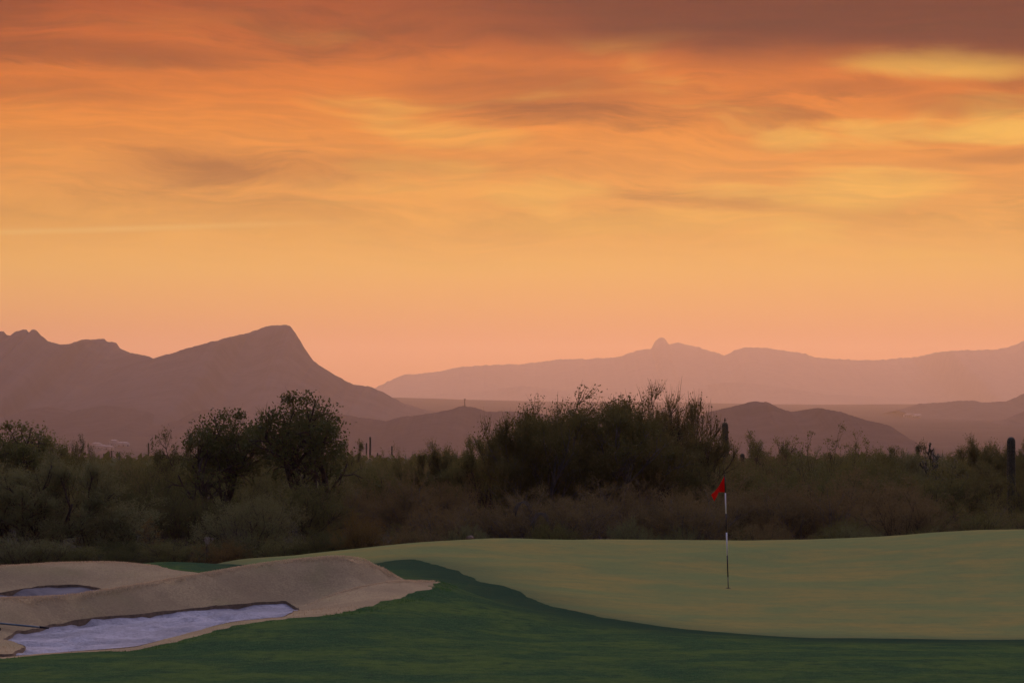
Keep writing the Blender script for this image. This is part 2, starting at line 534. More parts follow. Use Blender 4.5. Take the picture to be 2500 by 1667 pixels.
M['rake_dark'] = mat_noise('black_plastic', (0.012, 0.012, 0.015), (0.022, 0.022, 0.026), 10.0, rough=0.5)
M['stone'] = mat_noise('pale_stone', (0.16, 0.115, 0.075), (0.24, 0.17, 0.115), 5.0, bmp=0.5)
M['wall'] = mat_noise('pale_stucco', (0.30, 0.27, 0.25), (0.38, 0.34, 0.31), 0.3)
M['roof'] = mat_noise('pale_roof', (0.28, 0.24, 0.23), (0.36, 0.31, 0.29), 0.3)
M['pane'] = mat_noise('dark_window_glass', (0.03, 0.03, 0.04), (0.05, 0.05, 0.06), 0.5, rough=0.2, spec=0.5)
M['mast'] = mat_noise('grey_mast_steel', (0.05, 0.045, 0.045), (0.09, 0.08, 0.08), 1.0)
M['bird'] = mat_noise('dark_feathers', (0.012, 0.011, 0.011), (0.03, 0.026, 0.024), 40.0)

# ------------------------------------------------------------------ shape of the turf
CTRL = [(-500, 1667, 33), (300, 1667, 33), (800, 1667, 33), (1250, 1667, 33), (1700, 1667, 33), (2200, 1667, 33), (3000, 1667, 33),
        (1250, 1600, 36.5), (1800, 1610, 36), (2400, 1612, 36), (2000, 1575, 39.5), (2500, 1580, 39.5), (1600, 1550, 40.5),
        (1000, 1600, 36), (1000, 1540, 39), (1000, 1490, 41.5), (1250, 1480, 45.2), (1250, 1540, 40.5), (1150, 1420, 50), (1120, 1450, 47.6),
        (850, 1497, 40.6), (850, 1488, 41.2), (950, 1462, 42.4), (1050, 1430, 44.3), (800, 1482, 41.9), (830, 1420, 44.2), (900, 1405, 44.6), (870, 1428, 44.2), (940, 1412, 45.0),
        # second bunker and the mound behind it
        (0, 1446, 51.5), (64, 1435, 52), (138, 1427, 52.4), (213, 1430, 52.2), (287, 1437, 51.6), (372, 1420, 52),
        (-200, 1390, 52.4), (0, 1382, 52.5), (128, 1373, 53.4), (276, 1371, 53.7), (372, 1380, 53.5), (478, 1401, 53.0), (400, 1373, 57.0), (545, 1377, 58.5), (640, 1390, 56.5),
        # putting green
        (560, 1372, 61), (700, 1357, 62), (850, 1340, 63), (1000, 1325, 64), (1200, 1313, 65.5), (1400, 1318, 66.5), (1600, 1321, 67.3), (1778, 1322, 67.5), (2000, 1320, 67.5),
        (2200, 1307, 67.5), (2350, 1296, 67.5), (2500, 1292, 67.5), (2700, 1292, 67.5),
        (1000, 1365, 58.5), (1100, 1390, 55.5), (1200, 1425, 51), (1300, 1460, 48), (1400, 1490, 45.5), (1600, 1525, 43.5), (1800, 1545, 42.5), (2000, 1555, 42), (2500, 1560, 42),
        (1300, 1345, 62), (1300, 1395, 56), (1300, 1430, 52), (1500, 1440, 52.5), (1778, 1435, 54), (2100, 1430, 54.5), (2100, 1370, 61), (2400, 1360, 60), (2400, 1430, 54),
        (2400, 1500, 47), (1700, 1490, 48), (1600, 1380, 60)]
PTS = [at(*c) for c in CTRL]
PTS += [(xat(px, Y), Y, z) for px, Y, z in (
    (100, 43.5, .36), (100, 45, .20), (100, 48.5, .05), (-150, 43.3, .36), (-150, 45, .20), (-150, 48.5, .05), (300, 45, .45), (300, 47.5, .22), (450, 46, .55), (450, 49, .30), (450, 51.5, .22),
    (600, 47, .70), (600, 50, .35), (600, 53, .14), (750, 47.5, .80), (750, 51, .42), (750, 54, .26), (-100, 38, .25), (-300, 40, .3), (-300, 52, .12), (-100, 52, .10),
    (-150, 57.5, .05), (50, 57.5, .10), (220, 58, .12), (-150, 63, -.55), (100, 63, -.5), (300, 63, -.42), (450, 63.5, -.35), (560, 65, -.35), (700, 66, -.22), (850, 67, -.10), (1000, 68, 0), (1200, 69.5, .08),
    (-150, 68, -.95), (200, 68, -.9), (500, 69, -.8), (800, 71, -.6))]
# the near bunker: front edge, back edge, crest of the bank and crest of the spur, as smooth curves
FRONT = [(-260, 1618, 35.6), (-100, 1611, 35.9), (0, 1603, 36.3), (150, 1592, 37.0), (330, 1578, 37.7), (430, 1553, 38.5), (560, 1518, 39.8), (690, 1504, 40.5)]
BACK = [(-260, 1575, 38.6), (-120, 1563, 38.9), (0, 1553, 39.5), (60, 1541, 40.1), (120, 1527, 40.7), (210, 1511, 41.3), (300, 1501, 41.8), (450, 1486, 42.5), (560, 1475, 43.05), (640, 1469, 43.4), (705, 1468, 43.6)]
CREST = [(-300, 1464, 40.5), (-100, 1461, 40.5), (0, 1459, 40.65), (80, 1458, 41.05), (160, 1455, 41.45), (276, 1437, 42.2), (360, 1423, 42.75), (446, 1408, 43.25), (520, 1395, 43.7), (595, 1382, 44.1),
         (670, 1371, 44.4), (744, 1363, 44.6), (800, 1359, 44.65), (829, 1358, 44.7), (870, 1362, 44.8), (903, 1371, 44.95), (935, 1387, 45.1), (957, 1403, 45.2), (985, 1415, 45.4)]
SPUR = [(745, 1478, 42.6), (800, 1455, 43.0), (870, 1434, 43.5), (957, 1418, 44.1), (1010, 1416, 44.6), (1065, 1418, 45.1)]


def curve(c):
    P = np.array(c, float)
    t = np.linspace(P[0, 0], P[-1, 0], 400)
    k = np.exp(-0.5 * (np.arange(-12, 13) / 5.0) ** 2); k /= k.sum()
    out = [t]
    for a_ in (1, 2):
        v_ = np.interp(t, P[:, 0], P[:, a_])
        e_ = np.concatenate([2 * v_[0] - v_[12:0:-1], v_, 2 * v_[-1] - v_[-2:-14:-1]])
        out.append(np.convolve(e_, k, 'valid'))
    return lambda px: (float(np.interp(px, out[0], out[1])), float(np.interp(px, out[0], out[2])))


cF, cB, cC, cS = curve(FRONT), curve(BACK), curve(CREST), curve(SPUR)


def low(px, py, Y, k_):
    a_, b_, c_ = at(px, py, Y)
    PTS.append((a_, b_, c_ - k_))


for px in range(-260, 701, 40):
    (yf, Yf), (yb, Yb), (yc, Yc) = cF(px), cB(px), cC(px)
    low(px, yf, Yf, 0); low(px, yf + 9, Yf - 0.55, 0)
    low(px, yb, Yb, 0); low(px, yb + 7, Yb - 0.45, 0); low(px, yf + (yb - yf) * .5, Yf + (Yb - Yf) * .5, 0.01)
    low(px, yb + (yc - yb) * .30, Yb + (Yc - Yb) * .34, 0); low(px, yb + (yc - yb) * .72, Yb + (Yc - Yb) * .66, 0)
for px in range(-260, 981, 40):
    yc, Yc = cC(px)
    low(px, yc, Yc, 0)
    k_ = 1.0 if px < 880 else 0.5
    low(px, yc, Yc + 0.3, .012 * k_); low(px, yc, Yc + 0.75, .06 * k_); low(px, yc, Yc + 1.4, .17 * k_)
for px in range(745, 1066, 32):
    ys, Ys = cS(px)
    low(px, ys, Ys, 0); low(px, ys, Ys + 0.25, .012)
    if px < 960:
        low(px, ys, Ys + 0.55, .06)
    low(px, ys + 14, Ys - 0.45, 0)
for px, py, Y in ((-200, 1390, 52.4), (0, 1382, 52.5), (64, 1377, 53.0), (128, 1373, 53.4), (200, 1371, 53.6), (276, 1371, 53.7), (330, 1375, 53.6)):
    for d_, k_ in ((0.0, 0.0), (0.5, 0.015), (1.2, 0.07), (2.2, 0.16)):
        xa, ya, za = at(px, py, Y + d_)
        PTS.append((xa, ya, za - k_))
for px, py, Y in ((400, 1373, 57.5), (545, 1377, 58.5), (560, 1372, 61), (700, 1357, 62), (850, 1340, 63), (1000, 1325, 64)):
    for d_, k_ in ((1.0, 0.02), (2.2, 0.10)):
        xa, ya, za = at(px, py, Y + d_)
        PTS.append((xa, ya, za - k_))
for X in range(-36, 37, 12):
    PTS += [(X, 24, 0.85 if abs(X) < 25 else 0.4), (X, 12, 1.45 if abs(X) < 25 else .8), (X, 0, 1.95 if abs(X) < 25 else 1.2), (X, -14, 2.1 if abs(X) < 25 else 1.2), (X, -34, -1.6)]
for X in range(-40, 41, 8):
    PTS += [(X, 72.5, -1.1 if X < -1 else -.12), (X, 78, -1.15), (X, 90, -1.75)]
for Y in range(-24, 80, 13):
    PTS += [(-46, Y, -1.7), (46, Y, -1.7)]
PTS = np.array(PTS)


def tps_fit(P, lam=0.0005):
    n = len(P)
    d2 = ((P[:, None, :2] - P[None, :, :2]) ** 2).sum(-1)
    K = np.where(d2 > 0, d2 * np.log(np.maximum(d2, 1e-12)) * 0.5, 0.0) + lam * np.eye(n)
    A = np.zeros((n + 3, n + 3))
    A[:n, :n] = K
    A[:n, n] = 1; A[:n, n + 1:] = P[:, :2]
    A[n, :n] = 1; A[n + 1:, :n] = P[:, :2].T
    b = np.zeros(n + 3); b[:n] = P[:, 2]
    return np.linalg.solve(A, b)


TPS_W = tps_fit(PTS)


def gz(x, y):
    """height of the turf"""
    x = np.atleast_1d(np.asarray(x, float)); y = np.atleast_1d(np.asarray(y, float))
    out = np.empty(len(x))
    for s in range(0, len(x), 20000):
        xs, ys = x[s:s + 20000], y[s:s + 20000]
        d2 = (xs[:, None] - PTS[None, :, 0]) ** 2 + (ys[:, None] - PTS[None, :, 1]) ** 2
        K = np.where(d2 > 0, d2 * np.log(np.maximum(d2, 1e-12)) * 0.5, 0.0)
        out[s:s + 20000] = K @ TPS_W[:-3] + TPS_W[-3] + TPS_W[-2] * xs + TPS_W[-1] * ys
    return out


def hit(px, py, y0=30.0, y1=75.0):
    """first point of the turf along the line of sight"""
    x, yy, z = ray(px, py)
    Y = np.arange(y0, y1, 0.015)
    t = Y / yy
    below = (CAM_H + z * t) <= gz(x * t, Y)
    i = int(np.argmax(below)) if below.any() else len(Y) - 1
    return x * t[i], Y[i]


def spline(pts, closed=True, n=10):
    P = np.array(pts, float)
    if closed:
        P = np.vstack([P[-1], P, P[0], P[1]])
    else:
        P = np.vstack([2 * P[0] - P[1], P, 2 * P[-1] - P[-2]])
    out = []
    for i in range(1, len(P) - 2):
        for t in np.linspace(0, 1, n, endpoint=False):
            a, b_, c_, d = P[i - 1], P[i], P[i + 1], P[i + 2]
            out.append(0.5 * ((2 * b_) + (-a + c_) * t + (2 * a - 5 * b_ + 4 * c_ - d) * t * t + (-a + 3 * b_ - 3 * c_ + d) * t ** 3))
    if not closed:
        out.append(P[-2])
    return np.array(out)


def inside(P, poly):
    x, y = P[:, 0], P[:, 1]
    r = np.zeros(len(P), bool)
    n = len(poly)
    for i in range(n):
        x0, y0 = poly[i]; x1, y1 = poly[(i + 1) % n]
        if y0 == y1:
            continue
        c = ((y0 > y) != (y1 > y)) & (x < (x1 - x0) * (y - y0) / (y1 - y0) + x0)
        r ^= c
    return r


def resample(P, step, closed=True):
    P = np.asarray(P)
    Q = np.vstack([P, P[:1]]) if closed else P
    d = np.concatenate([[0], np.cumsum(np.linalg.norm(np.diff(Q, axis=0), axis=1))])
    n = max(8, int(d[-1] / step))
    t = np.linspace(0, d[-1], n, endpoint=not closed)
    return np.stack([np.interp(t, d, Q[:, 0]), np.interp(t, d, Q[:, 1])], -1)


GREEN = spline([hit(1000, 1365), hit(1060, 1377), hit(1120, 1396), hit(1200, 1425), hit(1300, 1460), hit(1400, 1490), hit(1600, 1525), hit(1800, 1545), hit(2000, 1555), hit(2250, 1559),
                hit(2500, 1560), (13.5, 43.0), (17.5, 50), (18, 60), (15, 69.5), (8, 71.0), (0, 70.5), (-3, 68.0), (xat(900, 65.5), 65.5), (xat(700, 64), 64), (xat(560, 62.5), 62.5),
                (xat(530, 60.2), 60.2), (xat(610, 58.0), 58.0), (xat(800, 56.5), 56.5), (xat(900, 57.5), 57.5)], n=8)
SAND1 = spline([at(px, *cF(px))[:2] for px in (690, 640, 560, 490, 430, 380, 330, 240, 150, 60, 0)] + [(xat(-160, 36.0), 36.0), (xat(-330, 36.6), 36.6), (xat(-360, 38.0), 38.0),
                (xat(-200, 37.6), 37.6), at(0, 1599, 36.7)[:2], at(35, 1594, 37.1)[:2], at(62, 1581, 37.8)[:2], at(45, 1569, 38.5)[:2], at(12, 1561, 39.0)[:2]]
               + [at(px, *cB(px))[:2] for px in (30, 75, 120, 170, 210, 260, 300, 375, 450, 505, 560, 600, 640, 675, 700)] + [at(728, 1473, 43.1)[:2], at(726, 1486, 42.1)[:2]], n=8)
SAND2 = spline([at(0, 1446, 51.5)[:2], at(64, 1435, 52)[:2], at(138, 1427, 52.4)[:2], (xat(213, 52.2), 52.2), (xat(285, 51.2), 51.2), (xat(325, 49.6), 49.6), (xat(270, 48), 48), (xat(100, 47.0), 47.0), (xat(-120, 47.2), 47.2), (xat(-260, 49), 49), (xat(-220, 51), 51), (xat(-100, 51.4), 51.4)], n=8)
TAN = spline([hit(330, 1586), hit(440, 1563), hit(560, 1530), hit(690, 1511), hit(780, 1503), hit(860, 1490), hit(950, 1465), hit(1035, 1440), at(1070, 1420, 45.2)[:2],
              (xat(1062, 45.5), 45.5), (xat(1000, 45.7), 45.7), (xat(965, 45.6), 45.6), (xat(925, 45.7), 45.7), (xat(880, 46.0), 46.0), (xat(760, 46.6), 46.6), (xat(640, 48.2), 48.2), (xat(560, 51.5), 51.5), (xat(500, 53.2), 53.2), hit(440, 1394), hit(400, 1384),
              (xat(340, 54.6), 54.6), (xat(220, 55.0), 55.0), (xat(60, 54.6), 54.6), (xat(-150, 54.2), 54.2), (xat(-400, 54), 54), (xat(-520, 46), 46), (xat(-480, 39), 39), (xat(-380, 36.0), 36.0), (xat(-160, 35.8), 35.8),
              hit(0, 1606), hit(150, 1595), hit(250, 1589)], n=8)


def dist_poly(P, poly):
    d = np.full(len(P), 1e9)
    n = len(poly)
    for i in range(n):
        a, b_ = poly[i], poly[(i + 1) % n]
        ab = b_ - a
        t = np.clip(((P - a) @ ab) / (ab @ ab + 1e-12), 0, 1)
        d = np.minimum(d, np.linalg.norm(P - a - t[:, None] * ab, axis=1))
    return d


def ragged(poly, amp, seed, step=0.09):
    P = resample(poly, step)
    i = np.arange(len(P))
    t = np.roll(P, -1, 0) - np.roll(P, 1, 0)
    nrm = np.stack([t[:, 1], -t[:, 0]], -1) / (np.linalg.norm(t, axis=1)[:, None] + 1e-9)
    return P + nrm * (amp * (vnoise(i * 0.35, i * 0, seed) + 0.6 * vnoise(i * 0.9, i * 0 + 5, seed)))[:, None]


GREEN_E = ragged(GREEN, 0.035, 3, 0.12)
SAND1_E = ragged(SAND1, 0.020, 5)
SAND2_E = ragged(SAND2, 0.020, 9)
TAN_E = ragged(TAN, 0.060, 12)

# triangulate the whole turf with the mown edges as constraints
pts, edges = [], []


def add_loop(P):
    s = len(pts)
    pts.extend([Vector((a, b_)) for a, b_ in P])
    edges.extend([(s + i, s + (i + 1) % len(P)) for i in range(len(P))])


for L in (GREEN_E, SAND1_E, SAND2_E, TAN_E):
    add_loop(L)
gx, gy = np.meshgrid(np.arange(-14, 15.01, 0.30), np.arange(30, 73.01, 0.30))
fine_p = np.stack([gx.ravel(), gy.ravel()], -1) + rng.uniform(-.06, .06, (gx.size, 2))
ox, oy = np.meshgrid(np.arange(-46, 46.01, 2.0), np.arange(-34, 90.01, 2.0))
out_p = np.stack([ox.ravel(), oy.ravel()], -1)
out_p = out_p[(np.abs(out_p[:, 0]) > 15) | (out_p[:, 1] < 29.5) | (out_p[:, 1] > 73.5)]
allp = np.vstack([fine_p, out_p])
allp = allp[np.min([dist_poly(allp, L[::2]) for L in (GREEN_E, SAND1_E, SAND2_E, TAN_E)], axis=0) > 0.07]
pts.extend([Vector((a, b_)) for a, b_ in allp])
vout, eout, fout, *_ = mgeo.delaunay_2d_cdt(pts, edges, [], 0, 1e-5)
VO = np.array([(v.x, v.y) for v in vout])
TRI = np.array([f for f in fout if len(f) == 3])
cen = VO[TRI].mean(1)
in_g, in_s1, in_s2, in_t = inside(cen, GREEN_E), inside(cen, SAND1_E), inside(cen, SAND2_E), inside(cen, TAN_E)
zone = np.where(in_g, 1, np.where(in_s1 | in_s2, 3, np.where(in_t, 2, 0)))
ZO = gz(VO[:, 0], VO[:, 1])
ra, rb = np.array(hit(1120, 1390)), np.array(hit(1930, 1337))
rt = np.clip(((VO - ra) @ (rb - ra)) / ((rb - ra) @ (rb - ra)), 0, 1)
rd = np.linalg.norm(VO - (ra + rt[:, None] * (rb - ra)), axis=1)
ZO += 0.075 * np.exp(-(rd / 0.85) ** 2) * np.sin(np.pi * np.clip(rt, 0.02, 0.98)) ** 0.6
ZO += 0.010 * fbm(VO[:, 0] * 0.9, VO[:, 1] * 0.9, 4, 3) * np.where(np.abs(VO[:, 0]) < 18, 1, 0)


def sub_mesh(name, sel, dz=0.0):
    tri = TRI[sel]
    used, inv = np.unique(tri.ravel(), return_inverse=True)
    V = np.column_stack([VO[used], ZO[used] + dz])
    me = fast_mesh(name, V, [inv.reshape(-1, 3)], True)
    return me


fw = link('fairway', sub_mesh('fairway', zone == 0), M['rough'], kind='structure')
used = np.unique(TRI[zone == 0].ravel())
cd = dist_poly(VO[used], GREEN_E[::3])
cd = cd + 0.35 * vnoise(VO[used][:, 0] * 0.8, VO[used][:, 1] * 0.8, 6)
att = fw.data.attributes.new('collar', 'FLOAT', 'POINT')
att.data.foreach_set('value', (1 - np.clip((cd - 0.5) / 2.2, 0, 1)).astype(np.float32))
pg = link('putting_green', sub_mesh('putting_green', zone == 1), M['green'], kind='structure')
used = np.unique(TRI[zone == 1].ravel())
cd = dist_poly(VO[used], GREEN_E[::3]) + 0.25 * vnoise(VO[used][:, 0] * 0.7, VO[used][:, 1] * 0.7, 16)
att = pg.data.attributes.new('edge_shade', 'FLOAT', 'POINT')
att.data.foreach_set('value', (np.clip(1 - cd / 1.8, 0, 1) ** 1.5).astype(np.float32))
link('bunker_bank', sub_mesh('bunker_bank', zone == 2), M['tan'], kind='structure')


def sand_sheet(name, poly, depth, seed, mat='sand'):
    lo, hi = poly.min(0) - 0.4, poly.max(0) + 0.4
    x, y = np.meshgrid(np.arange(lo[0], hi[0], 0.10), np.arange(lo[1], hi[1], 0.10))
    nx = x.shape[1]
    P = np.stack([x.ravel(), y.ravel()], -1)
    ins = inside(P, poly)
    d = dist_poly(P, poly[::2])
    keep = ins | (d < 0.22)
    e = np.where(ins, d, 0)
    z = gz(P[:, 0], P[:, 1]) - depth * (0.55 + 0.45 * np.clip(e / 0.5, 0, 1))
    z += 0.010 * fbm(P[:, 0] * 1.2 + P[:, 1] * .4, P[:, 1] * 3.2, seed, 3) + 0.0035 * np.sin((P[:, 0] * 0.30 + P[:, 1]) * 9 + 2 * vnoise(P[:, 0], P[:, 1], seed)) * np.clip(e, 0, .6)
    # footprints and scuffs
    for k in range(70):
        c0 = P[rng.choice(np.where(ins)[0])]
        z -= 0.045 * np.exp(-(((P[:, 0] - c0[0]) / 0.14) ** 2 + ((P[:, 1] - c0[1]) / 0.14) ** 2))
        z += 0.022 * np.exp(-(((P[:, 0] - c0[0]) / 0.18) ** 2 + ((P[:, 1] - c0[1] - 0.22) / 0.12) ** 2))
    idx = np.arange(len(P)).reshape(x.shape)
    q = np.stack([idx[:-1, :-1], idx[:-1, 1:], idx[1:, 1:], idx[1:, :-1]], -1).reshape(-1, 4)
    q = q[keep[q].all(1)]
    used, inv = np.unique(q.ravel(), return_inverse=True)
    V = np.column_stack([P, z])[used]
    return link(name, fast_mesh(name, V, [inv.reshape(-1, 4)], True), M[mat], kind='structure')


sand1 = sand_sheet('bunker_sand', SAND1_E, 0.085, 3)
sand2 = sand_sheet('bunker_sand', SAND2_E, 0.085, 6, 'sand_dark')


def lip(name, poly):
    z = gz(poly[:, 0], poly[:, 1])
    n = len(poly)
    V = np.vstack([np.column_stack([poly, z + 0.004]), np.column_stack([poly, z - 0.22])])
    i = np.arange(n)
    j = (i + 1) % n
    return link(name, fast_mesh(name, V, [np.stack([i, j, j + n, i + n], -1)], True), M['lip'], kind='structure')


lip('bunker_lip', SAND1_E)
lip('bunker_lip', SAND2_E)


# ------------------------------------------------------------------ desert floor out to the horizon
GY = np.array([-3500, 0, 80, 100, 170, 300, 600, 1000, 2000, 2800, 5000, 6500, 8000, 9500, 16500], float)
GZv = np.array([-30, -1.05, -1.05, -1.4, -2.5, -4.8, -12, -24, -44, -49, -35, -26, -14, -45, -60], float)


def dz(x, y):
    x = np.atleast_1d(np.asarray(x, float)); y = np.atleast_1d(np.asarray(y, float))
    z = np.interp(y, GY, GZv)
    far = np.clip((y - 3300) / 4700, 0, 1) * np.clip((9500 - y) / 1500, 0, 1)
    pxx = 1250 + x / np.maximum(y, 1) * F
    z = z + far * np.interp(pxx, [700, 960, 1250, 1740, 2500], [26, 20, 12, 0, -3])
    amp = np.clip((y - 120) / 2000, 0, 1)
    z = z + amp * 2.5 * fbm(x / 420, y / 420, 2, 4) + 0.12 * fbm(x / 7, y / 7, 8, 3) * np.clip((y - 76) / 10, 0, 1)
    return z


rows = np.concatenate([np.linspace(-3500, 40, 14), np.linspace(60, 260, 60), np.geomspace(270, 16500, 150)])
cols = np.linspace(-1, 1, 161)
cols = np.sign(cols) * np.abs(cols) ** 1.7
YY = np.repeat(rows[:, None], len(cols), 1)
XX = cols[None, :] * (260 + np.abs(YY) * 1.1)
ZZ = dz(XX.ravel(), YY.ravel()).reshape(XX.shape)
idx = np.arange(XX.size).reshape(XX.shape)
q = np.stack([idx[:-1, :-1], idx[:-1, 1:], idx[1:, 1:], idx[1:, :-1]], -1).reshape(-1, 4)
link('ground', fast_mesh('ground', np.stack([XX, YY, ZZ], -1).reshape(-1, 3), [q], True), M['desert'], kind='structure')


def on_desert(px, py, y0=300, y1=8500):
    x, yy, z = ray(px, py)
    Y = np.geomspace(y0, y1, 4000)
    t = Y / yy
    b_ = (CAM_H + z * t) <= dz(x * t, Y)
    i = int(np.argmax(b_)) if b_.any() else len(Y) - 1
    return x * t[i], Y[i], float(dz(x * t[i], Y[i])[0])


# ------------------------------------------------------------------ mountains and hills
def mountain(name, prof, dist, depth, mat, jag, seed, back=None, nv=28, gully=0.05, step=3.0, wander=0.04):
    prof = np.array(prof, float)
    px = np.arange(prof[0, 0], prof[-1, 0] + step, step)
    py = np.interp(px, prof[:, 0], prof[:, 1])
    k = np.array([0, .18, .64, .18, 0])
    py = np.convolve(np.pad(py, 2, 'edge'), k, 'valid')
    py = py + jag * (fbm(px / 22.0, px * 0 + seed, seed, 4, 0.6) + 0.7 * fbm(px / 7.0, px * 0 + seed, seed + 9, 3, 0.6))
    D = dist * (1 + wander * vnoise(px / 130.0, px * 0 + 2.0, seed + 3))
    x, yy, z = ray(px, py)
    RX, RZ = x * D / yy, CAM_H + z * D / yy
    back = back or depth
    vv = np.concatenate([np.linspace(-1, 0, nv), np.linspace(0, 1, 10)[1:]])
    V = []
    for v in vv:
        Y = D + (v * depth if v < 0 else v * back)
        a = abs(v)
        base = dz(RX, Y) - 6.0
        s = (1 - a) ** 1.25 if v < 0 else (1 - a) ** 1.4
        g = 0.5 + 0.5 * fbm(RX / (0.05 * dist) + 0.25 * a, RX * 0 + a * 0.9, seed + 40, 5, 0.55)
        hgt = np.maximum(RZ - base, 2.0)
        zz = base + hgt * s * (1 - gully * g * min(1, a * 4) * (1 - a) ** 0.3)
        V.append(np.stack([RX, Y, zz], -1))
    V = np.array(V)
    idx = np.arange(V.shape[0] * V.shape[1]).reshape(V.shape[:2])
    q = np.stack([idx[:-1, :-1], idx[:-1, 1:], idx[1:, 1:], idx[1:, :-1]], -1).reshape(-1, 4)
    return link(name, fast_mesh(name, V.reshape(-1, 3), [q], True), mat, kind='structure'), (px, RX, D, RZ)


K = 2500.0 / 2352.0


def pr(*a):            # profile read from the 2352-pixel view
    return [(x * K, y * K) for x, y in a]


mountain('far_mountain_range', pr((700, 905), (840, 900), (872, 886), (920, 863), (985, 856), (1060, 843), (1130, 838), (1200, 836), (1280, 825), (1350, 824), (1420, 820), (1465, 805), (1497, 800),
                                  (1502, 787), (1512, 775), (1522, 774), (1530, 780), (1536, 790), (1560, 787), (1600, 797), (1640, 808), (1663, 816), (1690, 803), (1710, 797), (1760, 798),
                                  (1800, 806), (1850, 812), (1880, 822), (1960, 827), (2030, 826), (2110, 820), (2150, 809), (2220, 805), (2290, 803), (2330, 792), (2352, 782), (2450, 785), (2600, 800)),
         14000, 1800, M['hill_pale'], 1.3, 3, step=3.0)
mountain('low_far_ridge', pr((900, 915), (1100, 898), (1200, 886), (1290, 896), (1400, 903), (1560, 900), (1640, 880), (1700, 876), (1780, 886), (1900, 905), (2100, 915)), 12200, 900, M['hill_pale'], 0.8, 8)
mountain('peaked_mountain', pr((-500, 830), (-300, 790), (-120, 775), (-30, 770), (0, 762), (8, 761), (16, 770), (24, 772), (34, 761), (50, 757), (62, 756), (66, 768), (72, 757), (82, 757), (92, 768), (108, 783), (135, 791),
                               (160, 790), (190, 779), (240, 779), (246, 785), (268, 786), (272, 797), (300, 810), (340, 817), (352, 824), (380, 816), (440, 797), (520, 776), (570, 765), (610, 750), (650, 745),
                               (667, 748), (680, 768), (700, 800), (720, 830), (760, 856), (810, 882), (850, 888), (880, 900), (920, 924), (985, 942), (1060, 952), (1150, 965)),
         4500, 950, M['hill_far'], 1.0, 5, step=2.5)
mountain('low_foothills', pr((-400, 960), (-150, 950), (0, 962), (60, 940), (110, 934), (170, 944), (240, 930), (290, 936), (340, 945), (380, 968), (410, 966), (440, 948), (475, 938), (500, 948), (560, 975), (640, 990)),
         3800, 520, M['hill_near'], 0.8, 9)
mountain('mast_hill', pr((620, 1000), (680, 965), (740, 945), (790, 952), (840, 960), (885, 967), (930, 956), (1000, 947), (1050, 936), (1066, 931), (1085, 935), (1120, 945), (1180, 944), (1260, 952), (1400, 972), (1600, 1010)),
         3200, 520, M['hill_near'], 0.8, 12)
mountain('double_humped_hill', pr((1480, 1030), (1560, 990), (1620, 948), (1680, 934), (1730, 922), (1760, 922), (1785, 935), (1815, 946), (1850, 940), (1880, 937), (1930, 945), (1990, 964), (2040, 976), (2075, 998), (2100, 1018), (2160, 1030)),
         2800, 380, M['hill_near'], 0.8, 15)
mountain('right_hill', pr((2060, 942), (2110, 928), (2180, 922), (2240, 920), (2258, 924), (2310, 922), (2335, 912), (2360, 898), (2420, 870), (2520, 850), (2700, 870)), 5500, 650, M['hill_far'], 0.8, 18)
mountain('right_slope', pr((2180, 1030), (2230, 1012), (2280, 985), (2320, 962), (2360, 940), (2440, 905), (2600, 890)), 4300, 420, M['hill_far'], 0.8, 21)

# ------------------------------------------------------------------ plant builders
def unit(v):
    return v / (np.linalg.norm(v, axis=-1, keepdims=True) + 1e-9)


def ribbons(P0, D, L, W, curl, r, seg=3):
    """thin twigs: (n,3) starts, directions, lengths, widths"""
    n = len(P0)
    side = unit(np.cross(D, unit(r.normal(size=(n, 3)))))
    c = unit(r.normal(size=(n, 3)) * 0.6 + curl)
    t = np.linspace(0, 1, seg + 1)
    C = P0[:, None] + D[:, None] * (L[:, None, None] * t[None, :, None]) + c[:, None] * (L[:, None, None] * 0.22 * (t ** 2)[None, :, None])
    wd = W[:, None] * (1 - 0.75 * t)[None, :]
    A, B = C - side[:, None] * wd[..., None] * .5, C + side[:, None] * wd[..., None] * .5
    V = np.stack([A, B], 2).reshape(-1, 3)
    base = np.arange(n)[:, None] * (2 * (seg + 1)) + 2 * np.arange(seg)[None, :]
    q = np.stack([base, base + 1, base + 3, base + 2], -1).reshape(-1, 4)
    return V, [q]


def leaves(C, S, r, flat=0.0):
    n = len(C)
    a = unit(r.normal(size=(n, 3)) * np.array([1, 1, 1 - flat]))
    b_ = unit(np.cross(a, r.normal(size=(n, 3))))
    a, b_ = a * S[:, None], b_ * S[:, None] * 0.55
    V = np.stack([C - a, C + b_, C + a, C - b_], 1).reshape(-1, 3)
    q = np.arange(n * 4).reshape(-1, 4)
    return V, [q]


